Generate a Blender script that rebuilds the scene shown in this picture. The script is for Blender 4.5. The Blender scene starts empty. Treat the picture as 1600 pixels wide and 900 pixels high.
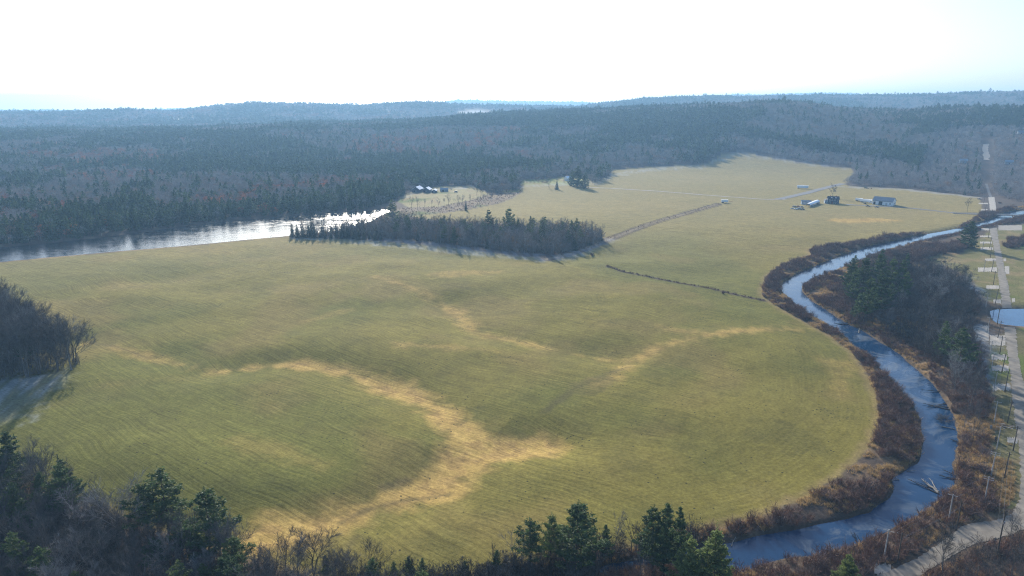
import bpy, math, random
import numpy as np
from mathutils import Vector, Matrix

scene = bpy.context.scene
R = math.radians
# ---------------------------------------------------------------- camera
CAM_H, FPX, PITCH = 120.0, 1067.0, R(15.0)
cam_d = bpy.data.cameras.new("camera")
cam_d.sensor_width = 36.0
cam_d.lens = FPX / 1600.0 * 36.0
cam_d.clip_start, cam_d.clip_end = 1.0, 60000.0
cam = bpy.data.objects.new("camera", cam_d)
cam.location = (0, 0, CAM_H)
cam.rotation_euler = (R(90) - PITCH, 0, 0)
scene.collection.objects.link(cam)
scene.camera = cam
# ---------------------------------------------------------------- sky, sun, exposure
SUN_AZ, SUN_EL = R(-12.0), R(21.0)          # azimuth from +Y towards +X
world = bpy.data.worlds.new("World")
scene.world = world
world.use_nodes = True
wn = world.node_tree
bg = wn.nodes["Background"]
sky = wn.nodes.new("ShaderNodeTexSky")
sky.sky_type = 'NISHITA'
sky.sun_disc = False
sky.sun_elevation = SUN_EL
sky.sun_rotation = SUN_AZ
sky.altitude = 100.0
sky.air_density, sky.dust_density, sky.ozone_density = 1.0, 1.9, 1.5
tint = wn.nodes.new("ShaderNodeVectorMath"); tint.operation = 'MULTIPLY'      # cool white balance of the camera
tint.inputs[1].default_value = (.86, .99, 1.17)
wn.links.new(sky.outputs[0], tint.inputs[0]); wn.links.new(tint.outputs[0], bg.inputs[0])
bg.inputs[1].default_value = 0.105
sun_d = bpy.data.lights.new("sun", 'SUN')
sun_d.energy = 5.0
sun_d.angle = R(0.5)
sun_d.color = (1.0, 0.93, 0.82)
sun = bpy.data.objects.new("sun", sun_d)
sun_dir = Vector((math.sin(SUN_AZ) * math.cos(SUN_EL), math.cos(SUN_AZ) * math.cos(SUN_EL), math.sin(SUN_EL)))
sun.rotation_euler = sun_dir.to_track_quat('Z', 'Y').to_euler()
scene.collection.objects.link(sun)
vs = scene.view_settings
vs.view_transform = 'Standard'
vs.look = 'None'
vs.exposure = 0.86
vs.gamma = 1.0
vs.use_curve_mapping = False
cy = scene.cycles
cy.use_denoising = True
cy.denoising_prefilter = 'NONE'
cy.filter_width = 1.15
cy.max_bounces = 5
cy.diffuse_bounces = 2
cy.glossy_bounces = 2
cy.transmission_bounces = 2
cy.volume_bounces = 0
cy.transparent_max_bounces = 8
cy.sample_clamp_indirect = 4.0
cy.sample_clamp_direct = 12.0

HAZE_DENSITY, HAZE_ANISO = 1.3e-4, .22
# ---------------------------------------------------------------- small helpers
rng = np.random.default_rng(7)
CP, SP = math.cos(PITCH), math.sin(PITCH)

def G(u, v, z=0.0):
    """point of the plane at height z that lies behind photo position u, v (used to survey positions)"""
    dx, uy = (u - 800.0) / FPX, (450.0 - v) / FPX
    d = (dx, CP + uy * SP, -SP + uy * CP)
    t = (z - CAM_H) / d[2]
    return (d[0] * t, d[1] * t)

def GP(pts, z=0.0):
    return np.array([G(u, v, z) for u, v in pts])

def height_at(u, vb, vt, z=0.0):
    """height of an upright thing whose foot is at u, vb and whose tip shows at vt"""
    x, y = G(u, vb, z)
    uy = (450.0 - vt) / FPX
    # depth along the ground: keep the same y
    t = y / (CP + uy * SP)
    return CAM_H + t * (-SP + uy * CP) - z

_tab = np.random.default_rng(11).random((256, 256))
def vnoise(x, y, s):
    x = np.asarray(x, float) / s; y = np.asarray(y, float) / s
    xi = np.floor(x).astype(int); yi = np.floor(y).astype(int)
    fx = x - xi; fy = y - yi
    fx = fx * fx * (3 - 2 * fx); fy = fy * fy * (3 - 2 * fy)
    a = _tab[xi & 255, yi & 255]; b = _tab[(xi + 1) & 255, yi & 255]
    c = _tab[xi & 255, (yi + 1) & 255]; d = _tab[(xi + 1) & 255, (yi + 1) & 255]
    return (a * (1 - fx) + b * fx) * (1 - fy) + (c * (1 - fx) + d * fx) * fy
def fbm(x, y, s, o=4):
    t = 0; a = 0.5; n = 0
    for k in range(o):
        t = t + a * vnoise(x + 37.7 * k, y - 91.3 * k, s / 2 ** k); n += a; a *= 0.55
    return t / n
def sstep(a, b, x):
    t = np.clip((x - a) / (b - a), 0, 1)
    return t * t * (3 - 2 * t)
def seg_dist(px, py, pts, w=None):
    """distance to a polyline (minus interpolated half width w)"""
    best = np.full(px.shape, 1e9)
    for i in range(len(pts) - 1):
        ax, ay = pts[i]; bx, by = pts[i + 1]
        dx, dy = bx - ax, by - ay
        t = np.clip(((px - ax) * dx + (py - ay) * dy) / (dx * dx + dy * dy + 1e-9), 0, 1)
        d = np.hypot(px - ax - t * dx, py - ay - t * dy)
        if w is not None:
            d = d - (w[i] * (1 - t) + w[i + 1] * t)
        best = np.minimum(best, d)
    return best
def inside(px, py, poly):
    c = np.zeros(px.shape, bool)
    n = len(poly); j = n - 1
    for i in range(n):
        xi, yi = poly[i]; xj, yj = poly[j]
        if yi != yj:
            c ^= ((yi > py) != (yj > py)) & (px < (xj - xi) * (py - yi) / (yj - yi) + xi)
        j = i
    return c
def sdf(px, py, poly, reach=80.0):
    """signed distance, negative inside; beyond reach of the bounding box it is only a large number"""
    px = np.asarray(px, float); py = np.asarray(py, float)
    out = np.full(px.shape, 1e3)
    lo = poly.min(0) - reach; hi = poly.max(0) + reach
    m = (px > lo[0]) & (px < hi[0]) & (py > lo[1]) & (py < hi[1])
    if m.any():
        d = seg_dist(px[m], py[m], np.vstack([poly, poly[:1]]))
        out[m] = np.where(inside(px[m], py[m], poly), -d, d)
    return out
def smooth_line(pts, n=2):
    pts = np.asarray(pts, float)
    for _ in range(n):
        q = [pts[0]]
        for i in range(len(pts) - 1):
            q.append(pts[i] * .75 + pts[i + 1] * .25); q.append(pts[i] * .25 + pts[i + 1] * .75)
        q.append(pts[-1]); pts = np.array(q)
    return pts

def tag(o, label=None, cat=None, group=None, kind=None):
    if label: o["label"] = label
    if cat: o["category"] = cat
    if group: o["group"] = group
    if kind: o["kind"] = kind
    return o
def mesh_obj(name, verts, faces, mats, parent=None, mi=None, smooth=False):
    me = bpy.data.meshes.new(name)
    me.from_pydata([tuple(map(float, v)) for v in verts], [], [tuple(map(int, f)) for f in faces])
    for m in (mats if isinstance(mats, (list, tuple)) else [mats]): me.materials.append(m)
    if mi is not None: me.polygons.foreach_set("material_index", np.asarray(mi, dtype=np.int32))
    if smooth: me.polygons.foreach_set("use_smooth", np.ones(len(me.polygons), bool))
    o = bpy.data.objects.new(name, me)
    scene.collection.objects.link(o)
    if parent: o.parent = parent
    return o
def empty(name, loc, rz=0.0, **kw):
    o = bpy.data.objects.new(name, None)
    o.empty_display_size = 0.5
    o.location = loc; o.rotation_euler = (0, 0, rz)
    scene.collection.objects.link(o)
    return tag(o, **kw)
def copy_tree(src, loc, rz, scl=(1, 1, 1), tilt=(0, 0)):
    c = src.copy(); scene.collection.objects.link(c)
    c.location = loc; c.rotation_euler = (tilt[0], tilt[1], rz); c.scale = scl
    for ch in list(src.children):
        k = ch.copy(); scene.collection.objects.link(k); k.parent = c
        for g in list(ch.children):
            h = g.copy(); scene.collection.objects.link(h); h.parent = k
    return c

class MB:
    """collects simple shapes into one mesh"""
    def __init__(s): s.v = []; s.f = []
    def add(s, vs, fs):
        n = len(s.v); s.v += [tuple(p) for p in vs]; s.f += [tuple(i + n for i in f) for f in fs]; return s
    def box(s, x0, y0, z0, x1, y1, z1, b=0.0):
        vs = [(x0, y0, z0), (x1, y0, z0), (x1, y1, z0), (x0, y1, z0), (x0, y0, z1), (x1, y0, z1), (x1, y1, z1), (x0, y1, z1)]
        return s.add(vs, [(0, 3, 2, 1), (4, 5, 6, 7), (0, 1, 5, 4), (1, 2, 6, 5), (2, 3, 7, 6), (3, 0, 4, 7)])
    def tube(s, p, q, r0, r1, n=6, caps=True):
        p = Vector(p); q = Vector(q); d = (q - p)
        if d.length < 1e-6: return s
        d.normalize(); a = d.orthogonal().normalized(); b = d.cross(a)
        vs = []
        for c, r in ((p, r0), (q, r1)):
            for k in range(n):
                t = 2 * math.pi * k / n
                vs.append(c + (a * math.cos(t) + b * math.sin(t)) * r)
        fs = [(k, (k + 1) % n, n + (k + 1) % n, n + k) for k in range(n)]
        if caps: fs += [tuple(range(n - 1, -1, -1)), tuple(range(n, 2 * n))]
        return s.add(vs, fs)
    def path(s, pts, rs, n=6):
        for i in range(len(pts) - 1): s.tube(pts[i], pts[i + 1], rs[i], rs[i + 1], n, caps=True)
        return s
    def prism(s, prof, x0, x1):
        """profile of (y, z) points swept along x"""
        n = len(prof)
        vs = [(x0, y, z) for y, z in prof] + [(x1, y, z) for y, z in prof]
        fs = [(k, (k + 1) % n, n + (k + 1) % n, n + k) for k in range(n)] + [tuple(range(n - 1, -1, -1)), tuple(range(n, 2 * n))]
        return s.add(vs, fs)
    def prism_y(s, prof, y0, y1):
        """profile of (x, z) points swept along y"""
        n = len(prof)
        vs = [(x, y0, z) for x, z in prof] + [(x, y1, z) for x, z in prof]
        fs = [(k, n + k, n + (k + 1) % n, (k + 1) % n) for k in range(n)] + [tuple(range(n)), tuple(range(2 * n - 1, n - 1, -1))]
        return s.add(vs, fs)
    def build(s, name, mat, parent=None, smooth=False):
        return mesh_obj(name, s.v, s.f, mat, parent, smooth=smooth)

# ---------------------------------------------------------------- materials
def new_mat(name):
    m = bpy.data.materials.new(name); m.use_nodes = True
    nt = m.node_tree
    return m, nt, nt.nodes["Principled BSDF"]
def N(nt, t, **kw):
    n = nt.nodes.new(t)
    for k, v in kw.items():
        if k.startswith("i_"): n.inputs[k[2:].replace("_", " ")].default_value = v
        else: setattr(n, k, v)
    return n
def basic(name, col, rough=0.8, var=0.25, scale=1.5, spec=0.2, metal=0.0, streak=None):
    """plain weathered surface: base colour broken up by noise"""
    m, nt, p = new_mat(name)
    tc = N(nt, "ShaderNodeTexCoord")
    nz = N(nt, "ShaderNodeTexNoise", i_Scale=scale, i_Detail=5.0, i_Roughness=0.65)
    if streak:
        mp = N(nt, "ShaderNodeMapping"); mp.inputs["Scale"].default_value = streak
        nt.links.new(tc.outputs["Object"], mp.inputs[0]); nt.links.new(mp.outputs[0], nz.inputs["Vector"])
    else:
        nt.links.new(tc.outputs["Object"], nz.inputs["Vector"])
    cr = N(nt, "ShaderNodeValToRGB")
    cr.color_ramp.elements[0].position = 0.3; cr.color_ramp.elements[1].position = 0.72
    cr.color_ramp.elements[0].color = tuple(c * (1 - var) for c in col) + (1,)
    cr.color_ramp.elements[1].color = tuple(min(1, c * (1 + var)) for c in col) + (1,)
    nt.links.new(nz.outputs["Fac"], cr.inputs[0]); nt.links.new(cr.outputs[0], p.inputs["Base Color"])
    p.inputs["Roughness"].default_value = rough
    p.inputs["Specular IOR Level"].default_value = spec
    p.inputs["Metallic"].default_value = metal
    return m
def ramp_rand(name, cols, rough=0.9, spec=0.05, transl=0.0, noise=0.35, nscale=0.6):
    """foliage or bark whose colour differs from plant to plant (object random) and inside the plant (noise)"""
    m, nt, p = new_mat(name)
    oi = N(nt, "ShaderNodeObjectInfo")
    cr = N(nt, "ShaderNodeValToRGB")
    el = cr.color_ramp.elements
    while len(el) < len(cols): el.new(0.5)
    for i, c in enumerate(cols):
        el[i].position = i / (len(cols) - 1); el[i].color = tuple(c) + (1,)
    nt.links.new(oi.outputs["Random"], cr.inputs[0])
    tc = N(nt, "ShaderNodeTexCoord")
    nz = N(nt, "ShaderNodeTexNoise", i_Scale=nscale, i_Detail=3.0)
    nt.links.new(tc.outputs["Object"], nz.inputs["Vector"])
    mr = N(nt, "ShaderNodeMapRange")
    mr.inputs[1].default_value = 0.3; mr.inputs[2].default_value = 0.7
    mr.inputs[3].default_value = 1 - noise; mr.inputs[4].default_value = 1 + noise
    nt.links.new(nz.outputs["Fac"], mr.inputs[0])
    vm = N(nt, "ShaderNodeVectorMath", operation='SCALE')
    nt.links.new(cr.outputs[0], vm.inputs[0]); nt.links.new(mr.outputs[0], vm.inputs["Scale"])
    nt.links.new(vm.outputs[0], p.inputs["Base Color"])
    p.inputs["Roughness"].default_value = rough
    p.inputs["Specular IOR Level"].default_value = spec
    if transl:
        tr = N(nt, "ShaderNodeBsdfTranslucent"); mx = N(nt, "ShaderNodeMixShader"); mx.inputs[0].default_value = transl
        nt.links.new(vm.outputs[0], tr.inputs[0]); nt.links.new(p.outputs[0], mx.inputs[1]); nt.links.new(tr.outputs[0], mx.inputs[2])
        nt.links.new(mx.outputs[0], nt.nodes["Material Output"].inputs[0])
    return m
M = {}
M["bark"] = ramp_rand("bark", [(.09, .075, .065), (.15, .13, .115), (.20, .18, .165)], nscale=2)
M["pale_bark"] = basic("pale_bark", (.42, .40, .37), .9, .3, 2)
M["pine_bark"] = ramp_rand("pine_bark", [(.07, .05, .04), (.12, .09, .07)], nscale=2)
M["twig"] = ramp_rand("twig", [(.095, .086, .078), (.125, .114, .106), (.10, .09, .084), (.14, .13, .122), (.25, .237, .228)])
M["shaded_twig"] = ramp_rand("shaded_twig", [(.055, .048, .042), (.085, .075, .066), (.14, .13, .12)])  # twig copy, darkened in colour to give the near undergrowth its shade
M["needle"] = ramp_rand("needle", [(.040, .070, .026), (.060, .098, .034), (.085, .122, .038)], transl=.38, rough=.7, spec=.2)
M["sunlit_needle"] = ramp_rand("sunlit_needle", [(.13, .17, .052), (.16, .20, .06)], transl=.5, rough=.7, spec=.2)  # paler, yellower needle copy: sunlight on a few pines painted in
M["spruce_needle"] = ramp_rand("spruce_needle", [(.022, .042, .024), (.035, .058, .034), (.045, .070, .045)], transl=.2, rough=.7, spec=.2)
M["far_needle"] = ramp_rand("far_needle", [(.020, .042, .020), (.034, .064, .028), (.060, .092, .036)], transl=.3)
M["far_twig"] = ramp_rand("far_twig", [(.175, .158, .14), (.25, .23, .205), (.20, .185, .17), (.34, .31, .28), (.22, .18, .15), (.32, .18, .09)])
M["pale_twig"] = ramp_rand("pale_twig", [(.26, .235, .22), (.33, .30, .285)])
M["rust_leaf"] = ramp_rand("rust_leaf", [(.30, .10, .05), (.22, .09, .05), (.34, .15, .07)], transl=.2)
M["brush_twig"] = ramp_rand("brush_twig", [(.16, .09, .068), (.22, .125, .09), (.13, .085, .075), (.30, .215, .17), (.19, .10, .065), (.22, .165, .14)])
M["dry_grass"] = ramp_rand("dry_grass", [(.36, .25, .12), (.44, .31, .15), (.29, .19, .095)], transl=.3)
M["log"] = basic("log_wood", (.27, .245, .215), .9, .35, 2, streak=(6, 1, 6))
M["dark_log"] = basic("dark_log_wood", (.09, .075, .065), .9, .4, 2)
M["pole"] = basic("pole_wood", (.085, .068, .055), .9, .35, 1.5)
M["pale_pole"] = basic("weathered_pole_wood", (.34, .32, .30), .9, .25, 1.5)
M["ceramic"] = basic("insulator_ceramic", (.5, .5, .5), .3, .1)
M["wire"] = basic("wire_metal", (.10, .10, .105), .5, .1)
M["concrete"] = basic("pad_concrete", (.36, .325, .275), .9, .34, .45)
M["dirt_road"] = basic("dirt_road_gravel", (.30, .265, .22), .95, .22, .25)
M["road_concrete"] = basic("road_concrete", (.215, .19, .155), .95, .32, .22)
M["asphalt"] = basic("old_asphalt", (.16, .155, .15), .9, .2, .4)
M["white"] = basic("white_paint", (.80, .80, .79), .5, .06, .6)
M["white_roof"] = basic("white_roof_sheet", (.82, .83, .85), .45, .05, .6)
M["blue_grey"] = basic("blue_grey_siding", (.24, .29, .34), .8, .15, 1, streak=(1, 1, 6))
M["dark_siding"] = basic("dark_siding", (.065, .075, .095), .8, .2, 1, streak=(1, 1, 8))
M["grey_roof"] = basic("grey_roof", (.17, .20, .235), .6, .2, .6)
M["dark_roof"] = basic("dark_shingle", (.055, .06, .075), .85, .25, 2)
M["dark_int"] = basic("dark_interior", (.02, .02, .022), .9, .2)
M["brick"] = basic("brick", (.26, .11, .08), .9, .25, 4)
M["rubber"] = basic("rubber", (.022, .022, .022), .9, .2)
M["steel"] = basic("steel", (.35, .35, .36), .45, .15, 2, metal=.6)
M["glass"] = basic("window_glass", (.03, .04, .05), .06, .1, 1, spec=.6)
M["red_paint"] = basic("faded_red_paint", (.24, .05, .04), .5, .2)
M["grey_paint"] = basic("grey_car_paint", (.16, .17, .18), .35, .15, spec=.5)
M["black_paint"] = basic("black_car_paint", (.03, .032, .036), .3, .15, spec=.5)
M["tan_paint"] = basic("tan_paint", (.38, .31, .22), .5, .2)
M["silver_paint"] = basic("silver_car_paint", (.46, .47, .48), .35, .1, spec=.5)
M["green_paint"] = basic("green_machine_paint", (.05, .13, .05), .5, .2)
M["rust"] = basic("rust", (.17, .085, .05), .9, .35, 2)
M["hay"] = basic("hay", (.40, .31, .17), .95, .3, 3)
# ---------------------------------------------------------------- survey of the valley (photo positions turned into ground positions)
ZW = -1.7                                     # level of the river and the stream
STREAM_L = [(1750, 312), (1660, 322), (1600, 328), (1570, 332), (1545, 344), (1500, 357), (1440, 367), (1400, 376), (1350, 387), (1310, 401), (1280, 414), (1250, 425),
            (1232, 436), (1220, 445), (1219, 453), (1229, 463), (1248, 479), (1270, 496), (1300, 512), (1317, 524), (1334, 542), (1357, 557),
            (1375, 573), (1392, 593), (1408, 612), (1424, 630), (1435, 647), (1439, 663), (1441, 680), (1442, 698), (1434, 722), (1412, 736), (1394, 748),
            (1396, 762), (1390, 780), (1367, 794), (1343, 803), (1303, 814), (1250, 825), (1200, 834), (1145, 845), (1080, 858), (1010, 870), (950, 883), (890, 905), (840, 945)]
STREAM_R = [(1750, 325), (1660, 334), (1600, 339), (1580, 342), (1553, 350), (1513, 361), (1493, 366), (1450, 374), (1417, 383), (1387, 391), (1360, 401), (1333, 412), (1300, 425),
            (1275, 435), (1258, 443), (1252, 451), (1256, 459), (1264, 467), (1284, 480), (1307, 495), (1327, 508), (1348, 516), (1367, 530), (1398, 549),
            (1415, 562), (1434, 578), (1453, 597), (1470, 617), (1483, 635), (1490, 657), (1495, 680), (1497, 695), (1491, 720), (1490, 742), (1489, 760),
            (1472, 781), (1450, 795), (1420, 817), (1380, 834), (1333, 854), (1290, 868), (1240, 872), (1200, 884), (1150, 895), (1080, 886), (1010, 882), (955, 894), (897, 914), (848, 950)]
stream_l = smooth_line(GP(STREAM_L, ZW), 2); stream_r = smooth_line(GP(STREAM_R, ZW), 2)
STREAM = np.vstack([stream_l, stream_r[::-1]])
RIV_N = [(-500, 462), (-250, 434), (0, 410), (100, 401), (200, 392), (300, 384), (380, 376), (455, 369), (520, 362), (570, 350), (598, 336), (610, 330)]
RIV_F = [(-500, 434), (-250, 409), (0, 387), (100, 378), (200, 366), (300, 352), (380, 343), (460, 337), (520, 333), (560, 330), (585, 328), (603, 327)]
RIVER = np.vstack([smooth_line(GP(RIV_N, ZW), 1), smooth_line(GP(RIV_F, ZW), 1)[::-1]])
POND = smooth_line(GP([(1546, 486), (1556, 483), (1580, 482), (1660, 483), (1800, 492), (1800, 530), (1660, 516), (1600, 511), (1560, 507), (1549, 499), (1546, 486)], ZW), 1)
FIELD_E = [(1478, 362), (1440, 363), (1400, 367), (1350, 376), (1300, 384), (1262, 390), (1268, 398), (1225, 412), (1197, 432), (1190, 452), (1192, 464), (1215, 480), (1265, 507), (1300, 527),
           (1330, 550), (1352, 580), (1370, 620), (1373, 650), (1366, 680), (1345, 715), (1310, 745), (1260, 775), (1200, 802), (1130, 820), (1075, 830), (1000, 852), (900, 872), (800, 890), (700, 915)]
FIELD = GP(FIELD_E + [(600, 925), (500, 905), (430, 885), (370, 868), (250, 832), (120, 785), (0, 742), (-150, 700), (-300, 670), (-600, 640), (-600, 480), (-250, 438)] + RIV_N[2:8] +
           [(455, 372), (530, 373), (600, 377), (660, 382), (740, 391), (800, 399), (860, 404), (905, 395), (945, 378), (935, 366), (800, 350), (690, 345), (640, 338), (700, 332), (740, 326), (780, 318),
            (800, 310), (815, 300), (815, 281), (925, 281), (955, 276), (957, 266), (1000, 264), (1100, 262), (1128, 255), (1160, 255), (1200, 259), (1260, 264), (1330, 269), (1336, 277), (1318, 289),
            (1340, 292), (1400, 294), (1455, 300), (1530, 308), (1536, 331), (1515, 345)])
CLEARING = GP([(622, 315), (632, 304), (650, 298), (690, 291), (738, 290), (752, 297), (766, 303), (740, 312), (690, 322), (640, 325)])
GRASS_R = GP([(1440, 408), (1462, 396), (1500, 398), (1530, 374), (1548, 358), (1600, 351), (1900, 362), (1900, 500), (1600, 480), (1560, 474), (1541, 470), (1522, 440), (1500, 425), (1470, 414)])
GRASS_S = GP([(1548, 530), (1548, 700), (1562, 790), (1590, 790), (1700, 700), (1700, 515), (1590, 513)])
MARSH = GP([(600, 327), (640, 324), (690, 322), (740, 313), (765, 305), (812, 291), (815, 301), (785, 316), (740, 325), (690, 333), (640, 338), (600, 340)])
TRELLIS = GP([(812, 281), (862, 279), (880, 276), (918, 278), (922, 288), (812, 289)])
OPEN = GP([(-700, 455), (-300, 412), (0, 386), (100, 378), (200, 366), (300, 351), (380, 342), (460, 336), (520, 332), (570, 328), (600, 318), (625, 308), (648, 297), (680, 291), (738, 290), (752, 297),
           (770, 301), (800, 300), (812, 290), (812, 281), (862, 279), (880, 276), (915, 278), (930, 288), (955, 272), (957, 265), (1000, 263), (1100, 261), (1128, 254), (1160, 254), (1200, 258), (1260, 263),
           (1330, 268), (1336, 276), (1318, 288), (1340, 291), (1400, 293), (1420, 294), (1455, 299), (1531, 307), (1529, 270), (1524, 256), (1545, 255), (1550, 270), (1552, 306), (1575, 312), (1600, 318),
           (1700, 324), (2300, 350), (2600, 700), (2600, 1100), (-900, 1100)])
# tan hay swales, dark ditches: photo line, half width in metres, strength
SWALES = [([(340, 574), (400, 568), (450, 563), (520, 571), (580, 586), (640, 607), (700, 636), (730, 662), (745, 690)], [1.5, 2, 2.6, 3, 3.3, 3.6, 5, 7, 9], 1.0),
          ([(860, 686), (800, 688), (745, 695), (715, 720), (690, 742), (640, 766), (590, 785), (550, 803), (510, 820), (450, 832), (400, 846)], [5, 9, 13, 12, 9.5, 8, 7.5, 7.5, 8.5, 9, 6], 1.0),
          ([(135, 532), (200, 548), (250, 560), (350, 576)], [3, 2.5, 2, 3], .6),
          ([(690, 470), (715, 485), (735, 512), (790, 528), (860, 542), (960, 562)], [4, 7, 4, 2, 1.5, 1], .7),
          ([(590, 436), (640, 450), (690, 468)], [2, 2.5, 3], .5),
          ([(985, 566), (1040, 546), (1090, 534), (1150, 524), (1265, 516)], [3.5, 3, 2.5, 2, 2.5], .85),
          ([(940, 600), (985, 572)], [4, 3], .7),
          ([(1030, 520), (1080, 526)], [3, 2], .55), ([(640, 542), (700, 544), (780, 552)], [3, 2, 1], .5), ([(380, 700), (440, 715), (500, 735)], [1.5, 2.5, 1], .22),
          ([(1310, 570), (1320, 620)], [5, 2], .35), ([(1320, 345), (1390, 343)], [14, 10], .9), ([(700, 433), (770, 428)], [10, 6], .4), ([(480, 500), (540, 486)], [4, 2], .3)]
SWALES = [(smooth_line(GP(p), 1), np.interp(np.linspace(0, 1, 2 * len(w)), np.linspace(0, 1, len(w)), w), s) for p, w, s in SWALES]
DARKS = [([(535, 812), (560, 796), (590, 786), (640, 772), (700, 762)], [.8, .8, .9, .6, .6], .75), ([(600, 757), (625, 748), (640, 742)], [1.5, 2.2, 1], .6), ([(560, 835), (545, 850)], [.8, .6], .6), ([(852, 645), (890, 617), (930, 594), (985, 574)], [1.0, 2.5, 2.0, .5], .5), ([(915, 612), (940, 597)], [8, 6], .35), ([(120, 525), (230, 556)], [1, 1], .4)]
DARKS = [(smooth_line(GP(p), 1), np.interp(np.linspace(0, 1, 2 * len(w)), np.linspace(0, 1, len(w)), w), s) for p, w, s in DARKS]
DITCH = smooth_line(GP([(948, 419), (975, 428), (1010, 436), (1060, 444), (1120, 455), (1165, 464), (1195, 470)]), 1)
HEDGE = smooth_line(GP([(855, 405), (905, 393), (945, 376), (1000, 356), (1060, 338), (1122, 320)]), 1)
FROST = [GP([(-60, 620), (0, 598), (70, 585), (125, 572), (122, 585), (95, 612), (55, 655), (0, 672), (-60, 690)]),
         GP([(455, 366), (520, 366), (560, 368), (600, 371), (660, 376), (740, 384), (800, 392), (860, 398), (905, 390), (955, 370), (965, 374), (915, 399), (872, 410), (820, 407), (740, 399), (660, 391), (600, 385), (520, 378), (455, 374)]),
         GP([(930, 281), (955, 271), (1020, 264), (1100, 262), (1120, 257), (1150, 254), (1200, 258), (1330, 268), (1330, 270), (1200, 260), (1150, 257), (1120, 261), (1100, 266), (1020, 268), (960, 276), (940, 289), (860, 290), (810, 294), (812, 290)]),
         GP([(1305, 291), (1340, 292), (1400, 294), (1455, 299), (1535, 308), (1535, 311), (1455, 303), (1400, 297), (1340, 295)]),
         GP([(1519, 500), (1546, 500), (1550, 540), (1548, 600), (1545, 640), (1520, 600)]), GP([(1504, 438), (1516, 434), (1532, 460), (1545, 474), (1535, 476), (1520, 462)]),
         GP([(622, 313), (650, 296), (738, 289), (752, 295), (740, 294), (660, 300), (632, 311)])]
ROAD_R = [([(1529, 256), (1531, 270), (1536, 290), (1543, 309), (1545, 331)], [(1544, 256), (1545, 270), (1548, 290), (1553, 309), (1555, 331)]),
          ([(1546, 356), (1549, 372), (1553, 388), (1556, 407), (1559, 425), (1563, 455), (1565, 478)], [(1558, 356), (1560, 372), (1563, 388), (1567, 407), (1571, 425), (1576, 448), (1581, 478)]),
          ([(1569, 511), (1571, 524), (1574, 553), (1579, 589), (1583, 642), (1591, 690), (1595, 730), (1593, 778)], [(1586, 511), (1588, 528), (1592, 563), (1599, 600), (1610, 642), (1628, 690), (1640, 730), (1650, 778)]),
          ([(1593, 778), (1585, 802), (1560, 813), (1521, 817), (1500, 824), (1467, 851), (1430, 874), (1374, 899), (1300, 930)], [(1650, 778), (1640, 815), (1600, 827), (1560, 842), (1521, 850), (1490, 868), (1465, 882), (1436, 900), (1380, 935)])]
ROAD_R = [(smooth_line(GP(a), 1), smooth_line(GP(b), 1)) for a, b in ROAD_R]

# ---------------------------------------------------------------- shape of the land
KN = np.array([-600, 0, 120, 200, 270, 330, 400, 500, 560, 650, 720, 800, 900, 950, 1000, 1060, 1150, 1190, 1260, 1300, 1350, 1400, 1450, 1500, 1600, 2200], float)
KA = np.array([212, 208, 206, 204, 201, 199, 195, 192, 192, 188, 181, 177, 173, 171, 168, 166, 160, 157, 160, 165, 170, 170, 169, 167, 165, 165], float)
KB = np.array([178, 177, 176, 172, 175, 167, 161, 163, 165, 159, 164, 166, 168, 161, 155, 151, 150, 150, 149, 149, 149.5, 149, 147, 145, 142, 140], float)
KC = np.array([174, 174, 174, 174, 172, 169, 167, 167, 167, 165, 158, 160, 161, 163, 160, 158, 150, 150, 148, 147, 150, 152, 152, 152, 152, 152], float)
K_AZ = np.array([math.atan2((u - 800) / FPX, CP + (450 - 165) / FPX * SP) for u in KN])
def crest(vals, d, top):
    out = []
    for u, v in zip(KN, vals):
        dx, uy = (u - 800) / FPX, (450 - v) / FPX
        y = CP + uy * SP; z = -SP + uy * CP
        out.append(CAM_H + z / math.hypot(dx, y) * d - top)
    return np.array(out)
D_A, D_B, D_C = 2300.0, 4300.0, 11500.0
Z_A, Z_B, Z_C = crest(KA, D_A, 14), crest(KB, D_B, 12), crest(KC, D_C, 5)
def land(x, y):
    """height without the water courses"""
    d = np.hypot(x, y); az = np.arctan2(x, y)
    za = np.interp(az, K_AZ, Z_A); zb = np.interp(az, K_AZ, Z_B); zc = np.interp(az, K_AZ, Z_C)
    d0 = 1250.0
    zab = np.minimum(za, zb) * .62 + 4; zbc = np.minimum(zb, zc) * .4
    def seg(a, b, v0, v1):
        t = np.clip((d - a) / (b - a), 0, 1); t = .5 - .5 * np.cos(np.pi * t)
        return v0 + (v1 - v0) * t
    z = np.where(d < d0, 0.0, seg(d0, D_A, 0.0, za))
    z = np.where(d > D_A, seg(D_A, 3100., za, zab), z)
    z = np.where(d > 3100., seg(3100., D_B, zab, zb), z)
    z = np.where(d > D_B, seg(D_B, 7500., zb, zbc), z)
    z = np.where(d > 7500., seg(7500., D_C, zbc, zc), z)
    z = np.where(d > D_C, seg(D_C, 13500., zc, zc - 60), z)
    far = sstep(1300, 2000, d) * (1 - sstep(3900, 4300, d) * .6)
    z = z + far * (fbm(x, y, 520, 3) - .5) * 16
    return z
def water_sdf(x, y):
    s = sdf(x, y, STREAM); r = sdf(x, y, RIVER); p = sdf(x, y, POND)
    return s, r, p
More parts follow.
